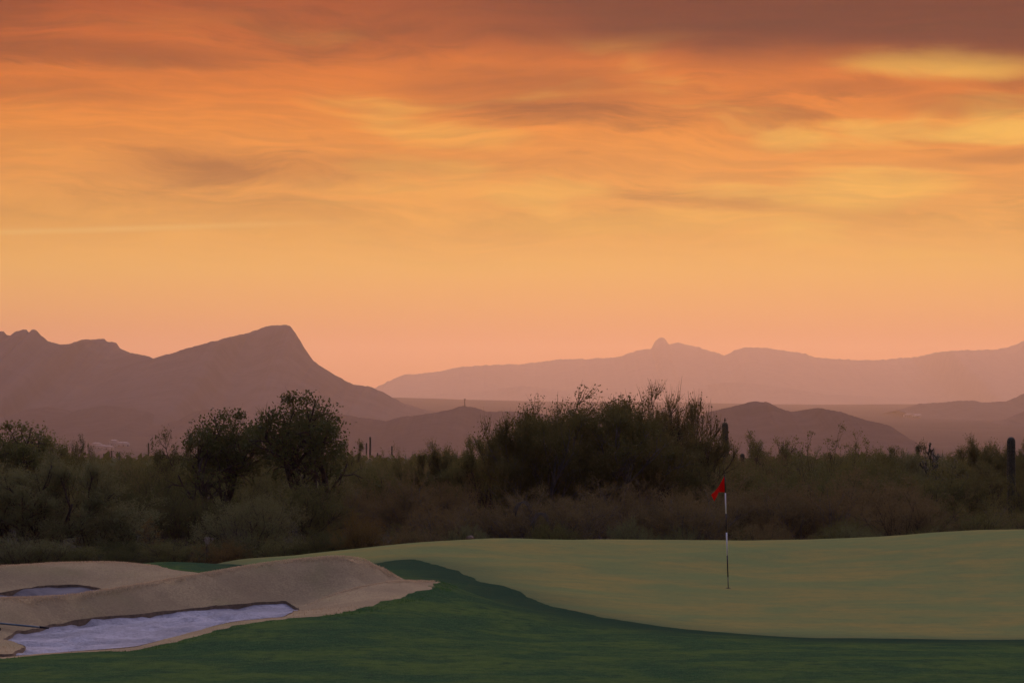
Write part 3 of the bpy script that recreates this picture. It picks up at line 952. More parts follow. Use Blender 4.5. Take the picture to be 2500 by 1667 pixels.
def grow(r, p, d, L, rad, lvl, spec, out):
    """recursive limbs; out collects (points, radii, level)"""
    sp = spec[lvl]
    n = sp.get('n', 5)
    P = [np.array(p, float)]
    d = unit(np.array(d, float))
    for i in range(n):
        d = unit(d + r.normal(size=3) * sp['wob'] + np.array([0, 0, sp['up']]))
        P.append(P[-1] + d * L / n)
    P = np.array(P)
    out.append((P, rad * np.linspace(1, 0.45, n + 1), lvl))
    if lvl + 1 < len(spec):
        nx = spec[lvl + 1]
        kids = r.integers(nx['kids'][0], nx['kids'][1] + 1)
        for k in range(kids):
            t = r.uniform(nx.get('from', 0.3), 1.0)
            i = min(int(t * n), n - 1)
            q_ = P[i] + (P[i + 1] - P[i]) * (t * n - i)
            dd = unit(P[i + 1] - P[i])
            side = unit(np.cross(dd, r.normal(size=3)))
            nd_ = unit(dd * nx['fwd'] + side + np.array([0, 0, nx.get('lift', 0.1)]))
            grow(r, q_, nd_, L * r.uniform(*nx['len']) * (1.15 - 0.5 * t), rad * 0.55 * (1 - 0.3 * t), lvl + 1, spec, out)


def make_plant(kind, seed):
    """returns trunk mesh and crown mesh, about 4 m high, and their size"""
    r = np.random.default_rng(seed)
    out = []
    crown = []
    if kind in ('palo', 'palo_airy'):
        ns = 9 if kind == 'palo' else 5
        spec = [dict(wob=.09, up=.10), dict(kids=(5, 7), wob=.12, up=.10, fwd=1.1, len=(.45, .7), lift=.15, **{'from': .25}),
                dict(kids=(5, 6), wob=.14, up=.12, fwd=1.2, len=(.38, .6), lift=.2, n=4, **{'from': .2}), dict(kids=(3, 4), wob=.12, up=.12, fwd=1.3, len=(.5, .7), lift=.2, n=3, **{'from': .2})]
        for i in range(ns):
            a = i / ns * 2 * math.pi + r.uniform(-.3, .3)
            sp = r.uniform(.25, .95) if kind == 'palo' else r.uniform(.15, .6)
            grow(r, (0.12 * math.cos(a), 0.12 * math.sin(a), -0.15), (math.cos(a) * sp, math.sin(a) * sp, 1.0), r.uniform(2.2, 3.0), r.uniform(.05, .085), 0, spec, out)
        tips = [(P[-1], unit(P[-1] - P[-2]), P) for P, _, l in out if l >= 2]
        per = 9 if kind == 'palo' else 5
        T = np.array([P[0] + (P[-1] - P[0]) * u for _, _, P in tips for u in r.uniform(.25, 1.05, per)])
        D = unit(np.repeat(np.array([d for _, d, _ in tips]), per, 0) + r.normal(size=(len(T), 3)) * .45 + np.array([0, 0, .35]))
        sel = r.permutation(len(T))[:9000 if kind == 'palo' else 3400]
        crown.append(ribbons(T[sel], D[sel], r.uniform(.18, .46, len(sel)), r.uniform(.010, .020, len(sel)), np.array([0, 0, .6]), r))
        m_ = 24000 if kind == 'palo' else 3000
        s2 = r.integers(0, len(T), m_)
        crown.append(leaves(T[s2] + D[s2] * r.uniform(0, .40, (m_, 1)) + r.normal(size=(m_, 3)) * .05, r.uniform(.020, .042, m_), r))
    elif kind in ('mesquite', 'small_mesquite'):
        ns = 3
        spec = [dict(wob=.16, up=.06), dict(kids=(6, 8), wob=.2, up=.05, fwd=.8, len=(.5, .8), lift=.25, **{'from': .35}),
                dict(kids=(4, 6), wob=.22, up=.05, fwd=.9, len=(.4, .65), lift=.15, n=4, **{'from': .3}), dict(kids=(3, 4), wob=.2, up=.03, fwd=1.0, len=(.45, .7), n=3, **{'from': .3})]
        for i in range(ns):
            a = i / ns * 2 * math.pi + r.uniform(-.4, .4)
            grow(r, (0.1 * math.cos(a), 0.1 * math.sin(a), -0.15), (math.cos(a) * .5, math.sin(a) * .5, 1.0), r.uniform(2.2, 2.8), r.uniform(.075, .11), 0, spec, out)
        ends = np.array([P[-1] for P, _, l in out if l == 3])
        sel = ends[r.permutation(len(ends))[:int(len(ends) * .42)]]
        for c0 in sel:
            k = r.integers(45, 80)
            crown.append(leaves(c0 + r.normal(size=(k, 3)) * np.array([.12, .12, .085]) * r.uniform(.7, 1.4), r.uniform(.022, .050, k), r))
        t3 = [(P[0], P[-1]) for P, _, l in out if l == 3]
        P0 = np.array([a for a, _ in t3]); P1 = np.array([b_ for _, b_ in t3])
        P0 = np.repeat(P0, 3, 0); P1 = np.repeat(P1, 3, 0)
        crown.append(ribbons(P0 + (P1 - P0) * r.uniform(.3, 1, (len(P0), 1)), unit(P1 - P0 + r.normal(size=P0.shape) * .3), r.uniform(.15, .32, len(P0)), r.uniform(.008, .014, len(P0)), np.array([0, 0, .1]), r))
    elif kind in ('shrub', 'brush', 'rounded'):
        ns = {'shrub': 26, 'brush': 30, 'rounded': 34}[kind]
        spec = [dict(wob=.10, up=.06), dict(kids=(6, 8), wob=.12, up=.08, fwd=1.1, len=(.35, .6), lift=.1, n=4, **{'from': .2}),
                dict(kids=(3, 5), wob=.15, up=.08, fwd=1.0, len=(.4, .65), lift=.1, n=3, **{'from': .2})]
        for i in range(ns):
            a = r.uniform(0, 2 * math.pi)
            sp = r.uniform(.1, 1.25) if kind != 'rounded' else r.uniform(0, 2.0)
            Ls = r.uniform(2.2, 3.2) if kind != 'rounded' else 2.7 + r.uniform(-.2, .2)
            grow(r, (0.25 * math.cos(a), 0.25 * math.sin(a), -0.15), (math.cos(a) * sp, math.sin(a) * sp, 1.0), Ls, r.uniform(.016, .032), 0, spec, out)
        segs = [P for P, _, l in out if l >= 1]
        nt = {'shrub': 4200, 'brush': 7000, 'rounded': 5200}[kind]
        s = r.integers(0, len(segs), nt)
        u = r.uniform(.1, 1.05, nt)
        A_ = np.array([segs[i][0] for i in s]); B_ = np.array([segs[i][-1] for i in s])
        P0 = A_ + (B_ - A_) * u[:, None]
        D = unit(unit(B_ - A_) + r.normal(size=P0.shape) * .5 + np.array([0, 0, .2]))
        crown.append(ribbons(P0, D, r.uniform(.14, .42, nt), r.uniform(.009, .018, nt), np.array([0, 0, .3]), r))
        nl = {'shrub': 15000, 'brush': 6000, 'rounded': 17000}[kind]
        s = r.integers(0, nt, nl)
        crown.append(leaves(P0[s] + D[s] * r.uniform(0, .35, (nl, 1)) + r.normal(size=(nl, 3)) * .06, r.uniform(.022, .046, nl), r))
        out = [o for o in out if o[2] <= 1]
    elif kind == 'leggy':
        spec = [dict(wob=.09, up=.10, n=7), dict(kids=(4, 6), wob=.16, up=.08, fwd=1.0, len=(.22, .4), lift=.3, n=4, **{'from': .45})]
        for i in range(8):
            a = r.uniform(0, 2 * math.pi)
            sp = r.uniform(.05, .55)
            grow(r, (0.15 * math.cos(a), 0.15 * math.sin(a), -0.15), (math.cos(a) * sp, math.sin(a) * sp, 1.0), r.uniform(2.6, 4.0), r.uniform(.018, .030), 0, spec, out)
        for P, _, l in out:
            k = r.integers(16, 34)
            crown.append(leaves(P[-1] + r.normal(size=(k, 3)) * np.array([.09, .09, .08]), r.uniform(.025, .055, k), r))
            k = r.integers(3, 10)
            crown.append(leaves(P[0] + (P[-1] - P[0]) * r.uniform(.4, 1, (k, 1)) + r.normal(size=(k, 3)) * .05, r.uniform(.02, .045, k), r))
    elif kind == 'cholla':
        spec = [dict(wob=.10, up=.05, n=5), dict(kids=(4, 6), wob=.25, up=.10, fwd=.7, len=(.45, .7), lift=.3, n=4, **{'from': .35}), dict(kids=(4, 6), wob=.3, up=.12, fwd=.6, len=(.4, .6), lift=.3, n=3, **{'from': .3}),
                dict(kids=(2, 4), wob=.3, up=.12, fwd=.6, len=(.5, .7), lift=.3, n=3, **{'from': .4})]
        for i in range(3):
            a = i / 3 * 2 * math.pi
            grow(r, (0.1 * math.cos(a), 0.1 * math.sin(a), -0.1), (math.cos(a) * .35, math.sin(a) * .35, 1), r.uniform(1.9, 2.6), .075, 0, spec, out)
        out = [(P, np.maximum(rad, .036) * np.where(np.arange(len(P)) % 2 == 0, .85, 1.15), l) for P, rad, l in out]
        allc = np.concatenate([P for P, _, l in out])
        k = 7000
        s = r.integers(0, len(allc), k)
        dd = unit(r.normal(size=(k, 3)))
        crown.append(ribbons(allc[s] + dd * .02, dd, r.uniform(.04, .09, k), np.full(k, .007), np.array([0, 0, .0]), r, seg=1))
    lim = {0: 7, 1: 5, 2: 4, 3: 3}
    parts = []
    for P, rad, l in out:
        parts.append(tubes([(P, rad)], lim[l]))
    tv, tf = merge(parts)
    cv, cf = merge(crown)
    zmax = np.percentile(cv[:, 2], 99.6)
    mid_ = (np.percentile(cv[:, :2], 98, axis=0) + np.percentile(cv[:, :2], 2, axis=0)) / 2
    cv[:, :2] -= mid_; tv[:, :2] -= mid_
    return fast_mesh(kind + '_trunk', tv, tf, True), fast_mesh(kind + '_crown', cv, cf, False), zmax, cv[::17, :2].copy()


PROTO = {}
for kind, seeds in (('palo', (1, 2, 3)), ('palo_airy', (5, 6)), ('mesquite', (11, 12, 13)), ('shrub', (21, 22, 23)), ('brush', (31, 32, 33)), ('rounded', (41, 42)), ('leggy', (51, 52, 53)), ('cholla', (61,))):
    PROTO[kind] = [make_plant(kind, s) for s in seeds]
NAME = dict(palo='palo_verde_tree', palo_airy='palo_verde_tree', mesquite='mesquite_tree', shrub='desert_shrub', brush='brush_shrub', rounded='rounded_shrub', leggy='leggy_shrub', cholla='cholla_cactus')
CAT = dict(palo='tree', palo_airy='tree', mesquite='tree', shrub='shrub', brush='shrub', rounded='shrub', leggy='shrub', cholla='cactus')
prng = random.Random(3)


def plant(kind, px, top, wpx, Y, leaf, label, group='desert plants behind the green', bark='bark', v=None, rz=None):
    """a plant whose crown reaches photo row `top` and is `wpx` wide, rooted on the desert floor at depth Y"""
    x = xat(px, Y)
    z0 = float(dz(x, Y)[0])
    h = at(px, top, Y)[2] - z0
    wd = wpx / F * Y
    tr_, cr_, zm, wx = PROTO[kind][prng.randrange(len(PROTO[kind])) if v is None else v % len(PROTO[kind])]
    rz = prng.uniform(0, 6.28) if rz is None else rz
    root = empty(NAME[kind], (x, Y, z0 - 0.02), label, CAT[kind], group, rz)
    u_ = wx[:, 0] * math.cos(rz) - wx[:, 1] * math.sin(rz)
    wx = np.percentile(u_, 98.5) - np.percentile(u_, 1.5)
    s = wd / wx
    root.scale = (s, s, h / zm)
    link('trunk', tr_, M[bark], root)
    link('spines' if kind == 'cholla' else 'crown', cr_, M[leaf], root)
    return root


G1 = 'plants in the front row behind the green'
T = []
# --- left
T += [plant('palo', 95, 1112, 330, 79, 'greygreen', 'big grey-green tree filling the left edge above the far bunker mound', G1, 'bark', 0)]
T += [plant('mesquite', 62, 1032, 190, 96, 'olive', 'leafy tree topping the left edge, sprigs standing against the hills', G1, 'bark', 0)]
T += [plant('leggy', 6, 1040, 70, 94, 'olive', 'sparse sprig of leaves cut by the left edge of the picture', G1)]
T += [plant('shrub', 140, 1075, 120, 102, 'olive', 'dim bush between the two leafy tops at the far left', G1)]
T += [plant('mesquite', 200, 1063, 78, 108, 'darkgreen', 'small narrow tree standing alone left of the distant cacti', G1, 'bark', 1)]
T += [plant('shrub', 232, 1112, 130, 98, 'greygreen', 'grey bush right below the distant pale houses', G1)]
T += [plant('shrub', 250, 1210, 260, 80, 'greygreen', 'pale grey-green bush at the foot of the big left tree', G1)]
T += [plant('brush', 345, 1150, 210, 92, 'darkgreen', 'dark shadowed bush below the lone thin cactus, left of the tall leafy trees', G1)]
T += [plant('mesquite', 432, 1050, 140, 100, 'darkgreen', 'small dark tree leaning on the left of the tall leafy pair', G1, 'bark', 2)]
T += [plant('mesquite', 548, 1004, 200, 91, 'darkgreen', 'left tree of the tall dark leafy pair', G1, 'bark', 0, 0.4)]
T += [plant('mesquite', 735, 962, 225, 90, 'darkgreen', 'tallest dark leafy tree, right of the tall pair, against the mountain', G1, 'bark', 0, 3.7)]
T += [plant('shrub', 480, 1115, 220, 96, 'olive', 'olive bush under the left tree of the tall pair', G1)]
T += [plant('brush', 455, 1190, 220, 82, 'darkgreen', 'dark hollow bush between the pale bush and the rounded olive bush', G1)]
T += [plant('rounded', 605, 1203, 240, 78, 'greygreen', 'large rounded grey-olive bush low in front of the tall pair', G1)]
T += [plant('shrub', 735, 1165, 230, 86, 'olive', 'dim bush under the tallest leafy tree', G1)]
T += [plant('rounded', 895, 1252, 165, 75.5, 'rust', 'low rusty-brown bush just behind the left rise of the green', G1)]
T += [plant('mesquite', 865, 1072, 78, 120, 'olive', 'slim tree beside the cluster of thin cacti right of the tall pair', G1, 'bark', 2)]
T += [plant('shrub', 800, 1150, 190, 97, 'greygreen', 'greyish bush right of the tallest leafy tree', G1)]
T += [plant('brush', 850, 1175, 210, 88, 'brown', 'brown twiggy bush above the rusty low bush', G1, 'greybark')]
T += [plant('shrub', 975, 1098, 130, 118, 'olive', 'small bush on the skyline below the pale roof, right of the thin cacti', G1)]
T += [plant('brush', 1035, 1150, 250, 86, 'brown', 'wide reddish-brown bare bush left of the big dark tree', G1, 'greybark')]
T += [plant('palo', 1080, 1085, 140, 112, 'olive', 'bushy tree top on the skyline below the mast hill', G1, 'bark', 1)]
T += [plant('palo', 1180, 1068, 160, 106, 'olive', 'bushy tree top touching the left flank of the big dark tree', G1, 'bark', 2)]
T += [plant('brush', 1120, 1210, 230, 80, 'brown', 'dim grey-brown bush at the green edge above the pale rock', G1, 'greybark')]
# --- big palo verde
big = plant('palo', 1435, 972, 420, 88, 'paloverde', 'biggest dark tree with upright feathery twigs, in the middle of the belt', G1, 'greybark', 0, 0.3)
big2 = plant('palo', 1322, 992, 250, 86, 'paloverde', 'left shoulder of the big dark feathery tree, leaning left', G1, 'greybark', 1, 1.9)
big3 = plant('palo', 1545, 985, 260, 90, 'paloverde', 'right shoulder of the big dark feathery tree, beside the airy limb', G1, 'greybark', 2, 4.0)
airy = plant('palo_airy', 1650, 940, 230, 94, 'paloverde', 'airy tree rising above all others, bare forked twigs against the pink haze', G1, 'bark', 0, 0.5)
T += [big, big2, big3, airy]
T += [plant('palo_airy', 1695, 1036, 190, 92, 'paloverde', 'low sprawling tree with twigs reaching toward the tall saguaro', G1, 'bark', 1, 2.0)]
T += [plant('brush', 1330, 1190, 330, 79, 'brown', 'dusky twiggy bush below the left shoulder of the big tree, with pale arching stems', G1, 'greybark')]
T += [plant('brush', 1540, 1170, 330, 81, 'brown', 'dusky twiggy bush below the right half of the big tree', G1, 'greybark')]
T += [plant('shrub', 1690, 1110, 220, 90, 'olive', 'dark bush under the airy tree, left of the red flag', G1)]
T += [plant('brush', 1680, 1190, 260, 80, 'brown', 'brown bush directly left of the red flag', G1, 'greybark')]
T += [plant('shrub', 1790, 1120, 190, 98, 'olive', 'bush hiding the foot of the tall saguaro', G1)]
T += [plant('shrub', 1850, 1160, 270, 84, 'brown', 'dim bush directly right of the red flag and pole', G1)]
# --- right of the flag
T += [plant('mesquite', 1865, 1056, 130, 118, 'olive', 'round leafy tree right of the tall saguaro', G1, 'bark', 1)]
for i, (px, top, wp, Y, lab) in enumerate(((1945, 1066, 110, 108, 'leftmost leggy stalks, knee of leaves left of the tallest stalks'), (2010, 1036, 120, 106, 'tallest sparse leafy stalks standing against the double hill'),
                                           (2065, 1050, 110, 107, 'leggy stalks with twin tufts right of the tallest stalks'), (2112, 1066, 90, 110, 'thin leggy stalk near the right foot of the double hill'))):
    T += [plant('leggy', px, top, wp, Y, 'olive', lab, G1, 'bark', i)]
T += [plant('shrub', 1960, 1118, 240, 93, 'olive', 'olive bush below the leftmost leggy stalks', G1)]
T += [plant('shrub', 2080, 1112, 240, 95, 'olive', 'olive bush below the twin-tufted stalks', G1)]
T += [plant('mesquite', 2165, 1092, 110, 112, 'olive', 'small open tree where the double hill meets the plain', G1, 'bark', 0)]
T += [plant('mesquite', 2225, 1080, 110, 120, 'darkgreen', 'open dark tree between the leggy stalks and the dark cholla', G1, 'bark', 2)]
T += [plant('cholla', 2300, 1082, 120, 112, 'spine', 'dark knobby cholla on the skyline left of the right saguaro', G1, 'saguaro')]
T += [plant('palo', 2400, 1074, 150, 118, 'olive', 'bushy tree top just left of the right saguaro', G1, 'bark', 1)]
T += [plant('palo', 2496, 1078, 110, 130, 'olive', 'bushy tree top behind the right saguaro at the picture edge', G1, 'bark', 2)]
T += [plant('brush', 1990, 1180, 290, 83, 'brown', 'dusky bush at the green edge below the leggy stalks', G1, 'greybark')]
T += [plant('shrub', 2130, 1150, 280, 86, 'brown', 'dim brown bush at mid belt under the small open tree', G1)]
T += [plant('brush', 2230, 1190, 250, 80, 'brown', 'brown bush with dark forked stems above the right rise of the green', G1, 'bark')]
T += [plant('shrub', 2270, 1125, 260, 92, 'olive', 'dim bush below the dark cholla', G1)]
T += [plant('shrub', 2345, 1125, 190, 92, 'olive', 'dim bush left of the right saguaro stem', G1)]
T += [plant('brush', 2385, 1225, 250, 80, 'olive', 'low dusky bush at the right end of the green', G1, 'bark')]
T += [plant('shrub', 2500, 1238, 170, 82, 'brown', 'low bush cut by the right edge below the saguaro', G1)]
T += [plant('shrub', 2520, 1140, 160, 100, 'olive', 'dark bush behind the right saguaro at the edge', G1)]
# --- low plants along the turf edge
T += [plant('shrub', 305, 1330, 110, 74, 'darkgreen', 'small black-green bush just over the far bunker mound', G1)]
T += [plant('leggy', 368, 1262, 60, 76, 'rust', 'short stalks with pinkish dry tips left of the rounded olive bush', G1)]
T += [plant('shrub', 430, 1315, 170, 75, 'olive', 'low weedy bush behind the dark collar left of the green', G1)]
T += [plant('shrub', 545, 1318, 170, 75, 'rust', 'low yellowish weeds under the rounded olive bush', G1)]
T += [plant('shrub', 690, 1305, 180, 75.5, 'olive', 'low weeds behind the left tip of the green', G1)]
T += [plant('brush', 790, 1285, 150, 76, 'darkgreen', 'low dark bush left of the rusty bush', G1)]
T += [plant('shrub', 170, 1325, 150, 74.5, 'olive', 'low olive brush just right of the big left tree trunks', G1)]
T += [plant('brush', 60, 1300, 220, 74.5, 'greygreen', 'low pale brush at the foot of the big left tree', G1)]
GL = 'low weeds along the far edge of the turf'
for k in range(22):
    px = -60 + (k + prng.random()) * 2620 / 22
    if 470 < px < 540:
        continue
    plant(prng.choice(['shrub', 'brush', 'rounded']), px, (1322 if px < 900 else 1285) - prng.uniform(0, 22), prng.uniform(110, 170), prng.uniform(76, 78), prng.choice(['olive', 'brown', 'darkgreen', 'greygreen']),
          'low weedy shrub in the row along the far edge of the turf', GL)
# --- deeper rows: nothing in the photograph tells these apart
GD = 'dim shrubs massed deep in the belt'
for k in range(64):
    Y = prng.uniform(104, 165)
    px = -120 + (k + prng.random()) * 2740 / 64
    top = prng.uniform(1108, 1142) - (10 if px > 1700 else 0)
    plant(prng.choice(['shrub', 'brush', 'shrub', 'palo']), px, top, prng.uniform(130, 210), Y, prng.choice(['olive', 'brown', 'olive', 'greygreen']),
          'dim shrub deep in the belt, merging with its neighbours behind the front row', GD)

# mistletoe clumps and pale arching dead stems belong to the trees they grow on
def clump(parent, px, py, Y, rx, rz_, seed):
    r = np.random.default_rng(seed)
    n_ = 2600
    d = unit(r.normal(size=(n_, 3)))
    rad = r.uniform(.1, 1, (n_, 1)) ** .6
    C = d * rad * np.array([rx, rx, rz_])
    v, f = merge([leaves(C, r.uniform(.025, .05, n_), r), ribbons(C[:900], unit(d[:900] + np.array([0, 0, -.3])), r.uniform(.10, .22, 900), np.full(900, .012), np.array([0, 0, -.3]), r)])
    w_ = np.array(at(px, py, Y))
    o = link('mistletoe_clump', fast_mesh('mistletoe_clump', v, f), M['mistletoe'])
    o.parent = parent
    bpy.context.view_layer.update()
    o.matrix_parent_inverse = parent.matrix_world.inverted()
    o.location = w_
    return o


clump(airy, 1638, 1072, 93, .34, .46, 1)
clump(airy, 1706, 1108, 92, .22, .42, 2)
clump(big3, 1622, 1218, 84, .20, .32, 3)
clump(big3, 1600, 1290, 82, .34, .24, 4)


def arch(parent, px, py, Y, wpx, hpx, seed, n_=9):
    r = np.random.default_rng(seed)
    polys = []
    for i in range(n_):
        x0, yb, zb = at(px - wpx * .45 + r.uniform(-6, 6), py + hpx * r.uniform(.6, 1.0), Y)
        x1, _, zt = at(px + r.uniform(-8, 8), py + r.uniform(0, 4), Y)
        x2, _, ze = at(px + wpx * .5 + r.uniform(-6, 6), py + hpx * r.uniform(.4, .9), Y)
        t = np.linspace(-1, 1, 10)
        P = np.stack([np.interp(t, [-1, 0, 1], [x0, x1, x2]), np.full(10, Y) + r.uniform(-.15, .15), np.where(t < 0, zt + (zb - zt) * np.abs(t) ** 2.2, zt + (ze - zt) * np.abs(t) ** 2.2)], -1)
        polys.append((P, np.linspace(.010, .004, 10)))
    v, f = tubes(polys, 4)
    o = link('dead_stems', fast_mesh('dead_stems', v, f, True), M['greybark'])
    bpy.context.view_layer.update()
    o.parent = parent
    o.matrix_parent_inverse = parent.matrix_world.inverted()
    return o


arch(T[[t['label'] for t in T].index('dusky twiggy bush below the left shoulder of the big tree, with pale arching stems')], 1318, 1250, 76.5, 46, 45, 1)
arch(T[[t['label'] for t in T].index('dusky twiggy bush below the left shoulder of the big tree, with pale arching stems')], 1276, 1222, 76.8, 40, 40, 2, 6)


# ------------------------------------------------------------------ saguaros
def saguaro(px, top, wpx, Y, label, group, seed, lean=0.0, ribs=16):
    r = np.random.default_rng(seed)
    x = xat(px, Y)
    z0 = float(dz(x, Y)[0])
    h = at(px, top, Y)[2] - z0
    rad = wpx / F * Y * .5
    t = np.linspace(0, 1, 26)
    prof = []
    for u in t:
        zz = u * (h - rad * 1.3)
        prof.append((rad * (0.80 + 0.20 * min(1, u * 2.2)) * (1 + .02 * math.sin(u * 17 + seed)), zz))
    for a in np.linspace(0.15, 1, 8):
        prof.append((rad * math.cos(a * math.pi / 2) ** .8 if a < 1 else 0.004, h - rad * 1.3 + rad * 1.3 * math.sin(a * math.pi / 2)))
    prof = np.array(prof)
    V, Fq = lathe(prof, ribs * 4, ribs, 0.07)
    V[:, 0] += lean * V[:, 2] ** 1.5
    body = fast_mesh('saguaro_cactus', V, Fq, True)
    o = link('saguaro_cactus', body, M['saguaro'], None, label, 'cactus', group)
    o.location = (x, Y, z0 - 0.05)
    # spines along every rib crest
    ns = int(min(5200, 260 * h * 4))
    u = r.uniform(0.02, 1, ns) * h
    a = 2 * np.pi * r.integers(0, ribs, ns) / ribs + r.normal(size=ns) * .02
    rr = np.interp(u, prof[:, 1], prof[:, 0]) * 1.06
    P0 = np.stack([rr * np.cos(a) + lean * u ** 1.5, rr * np.sin(a), u], -1)
    D = unit(np.stack([np.cos(a), np.sin(a), r.normal(size=ns) * .6 + np.where(u > h * .96, 1.0, 0)], -1) + r.normal(size=(ns, 3)) * .35)
    v, f = ribbons(P0, D, np.full(ns, rad * .16), np.full(ns, rad * .035), np.array([0, 0, 0.]), r, 1)
    sp = link('spines', fast_mesh('spines', v, f), M['spine'], o)
    sp['kind'] = 'stuff'
    return o, (x, Y, z0 + h)


GS = 'saguaro cacti'
sag, sag_top = saguaro(1775, 1028, 14.5, 165, 'tall single-stemmed saguaro above the red flag, a bird on its tip', GS, 1, 0.0)
sag.rotation_euler = (0, R(-1.6), 0)
saguaro(1812, 1104, 11, 168, 'short saguaro stump top with pale rim, right of the tall saguaro', GS, 2)
saguaro(2468, 1063, 19, 100, 'stout saguaro column near the right edge of the picture', GS, 3)
GT = 'thin far saguaros on the left skyline'
for i, (px, top, wp, Y, lab) in enumerate(((254, 1106, 3.0, 520, 'leftmost stub of the far thin cacti below the pale houses'), (268, 1102, 2.6, 560, 'faint short cactus touching the left side of a taller far cactus'),
                                           (273, 1098, 3.4, 520, 'far thin cactus, tallest of the group below the pale houses'), (292, 1102, 3.4, 500, 'far thin cactus, rightmost of the group below the pale houses'),
                                           (363, 1080, 3.6, 460, 'lone thin far cactus just left of the small leaning dark tree'), (895, 1080, 3.6, 420, 'far cactus left of the tallest one, right of the tall leafy pair'),
                                           (904, 1065, 4.4, 400, 'tallest of the thin far cacti right of the tall leafy pair'), (922, 1104, 3.2, 440, 'shortest far cactus below the pale roof on the skyline'),
                                           (957, 1087, 3.4, 430, 'far thin cactus standing alone, rightmost of the thin ones'))):
    saguaro(px, top, wp, Y, lab, GT, 20 + i, ribs=10)

# bird on the tall saguaro
bx, by, bz = sag_top
bpy.context.view_layer.update()
tipw = sag.matrix_world @ Vector((0, 0, sag_top[2] - sag.location.z))
brd = empty('bird', (tipw.x, tipw.y, tipw.z - 0.03), 'tiny dark bird perched upright on the tip of the tall saguaro', 'bird')
brd.rotation_euler = (0, 0, R(60))
prof = [(0.004, 0.015), (.028, .03), (.042, .065), (.044, .10), (.036, .135), (.026, .155), (.030, .178), (.028, .20), (.016, .218), (.003, .224)]
v, f = lathe(prof, 12)
v[:, 0] += 0.10 * (v[:, 2] - 0.02)
body = link('body', fast_mesh('bird_body', v, f, True), M['bird'], brd)
v, f = tubes([(np.array([(0.045, 0, .195), (.075, 0, .192)]), np.array([.008, .001]))], 6)
link('beak', fast_mesh('beak', v, f), M['bird'], brd)
v, f = tubes([(np.array([(-.02, 0, .05), (-.06, 0, -.02), (-.085, 0, -.07)]), np.array([.018, .016, .012]))], 6)
link('tail', fast_mesh('tail', v, f), M['bird'], brd)
for s in (-1, 1):
    v, f = tubes([(np.array([(0.0, .014 * s, .04), (.008, .014 * s, .0), (.010, .014 * s, -.02)]), np.array([.005, .004, .004]))], 5)
    link('leg', fast_mesh('leg', v, f), M['bird'], brd)

# ------------------------------------------------------------------ flagstick
bx, by = hit(1778, 1435)
bz = float(gz(bx, by)[0])
topw = np.array(at(1769.5, 1161, by))
basew = np.array((bx, by, bz))
pin = empty('flagstick', basew, 'thin flagstick banded black and white, standing in the putting green with a red flag', 'flagstick')
axis = topw - basew
PL = np.linalg.norm(axis)


def band(name, p0, p1, r0, mat):
    """a stretch of the pole between two photo rows"""
    t0, t1 = (1435 - p0) / 274.0, (1435 - p1) / 274.0
    a, b_ = axis * t0, axis * t1
    v, f = tubes([(np.array([a, (a + b_) / 2, b_]), np.array([r0, r0, r0]))], 14)
    return link(name, fast_mesh(name, v, f, True), M[mat], pin)


band('ferrule', 1440, 1408, .0085, 'steel')
band('black_band', 1408, 1355.5, .0125, 'pole_black')
band('white_band', 1355.5, 1299.5, .0135, 'pole_white')
band('black_band', 1299.5, 1253.5, .0125, 'pole_black')
band('white_band', 1253.5, 1203, .0125, 'pole_white')
band('top_band', 1203, 1161, .0100, 'pole_black')
v, f = lathe([(0.002, .022), (.010, .018), (.013, .008), (.012, -.004)], 12)
cap = link('pole_cap', fast_mesh('pole_cap', v, f, True), M['pole_black'], pin)
cap.location = axis
# cup rim sunk in the green
a = np.linspace(0, 2 * np.pi, 24, endpoint=False)
v, f = tubes([(np.stack([.052 * np.cos(np.append(a, a[0])), .052 * np.sin(np.append(a, a[0])), np.full(25, .003)], -1), np.full(25, .004))], 6)
link('cup_rim', fast_mesh('cup_rim', v, f, True), M['steel'], pin)
# flag hanging in folds, slack towards the left
ns_, nt_ = 28, 16
V = []
S = by / F
for i in range(ns_ + 1):
    s = i / ns_
    for j in range(nt_ + 1):
        t = j / nt_
        tx = np.interp(s, [0, .30, .55, .80, 1.0], [0, -6, -13, -23, -31])
        ty = np.interp(s, [0, .30, .55, .80, 1.0], [0.5, 13, 24, 38, 47])
        bx_ = np.interp(s, [0, .30, .50, .70, 1.0], [1, -7, -15, -19, -23])
        by_ = np.interp(s, [0, .30, .50, .70, 1.0], [40, 40, 40, 52, 63])
        ox_ = tx + (bx_ - tx) * t
        oz_ = ty + (by_ - ty) * t
        dy = 0.055 * math.sin(s * 7.5 + 0.7 * t) * min(1, s * 4) + 0.10 * s * max(0, s - .45) * 2
        V.append((axis[0] + ox_ * S - 0.008, axis[1] + dy, axis[2] - oz_ * S))
V = np.array(V)
idx = np.arange(len(V)).reshape(ns_ + 1, nt_ + 1)
q = np.stack([idx[:-1, :-1], idx[1:, :-1], idx[1:, 1:], idx[:-1, 1:]], -1).reshape(-1, 4)
fl = link('flag', fast_mesh('flag', V, [q], True), M['flag'], pin)
fl['label'] = 'slack red cloth flag hanging in folds'
sol = fl.modifiers.new('cloth', 'SOLIDIFY')
sol.thickness = 0.002

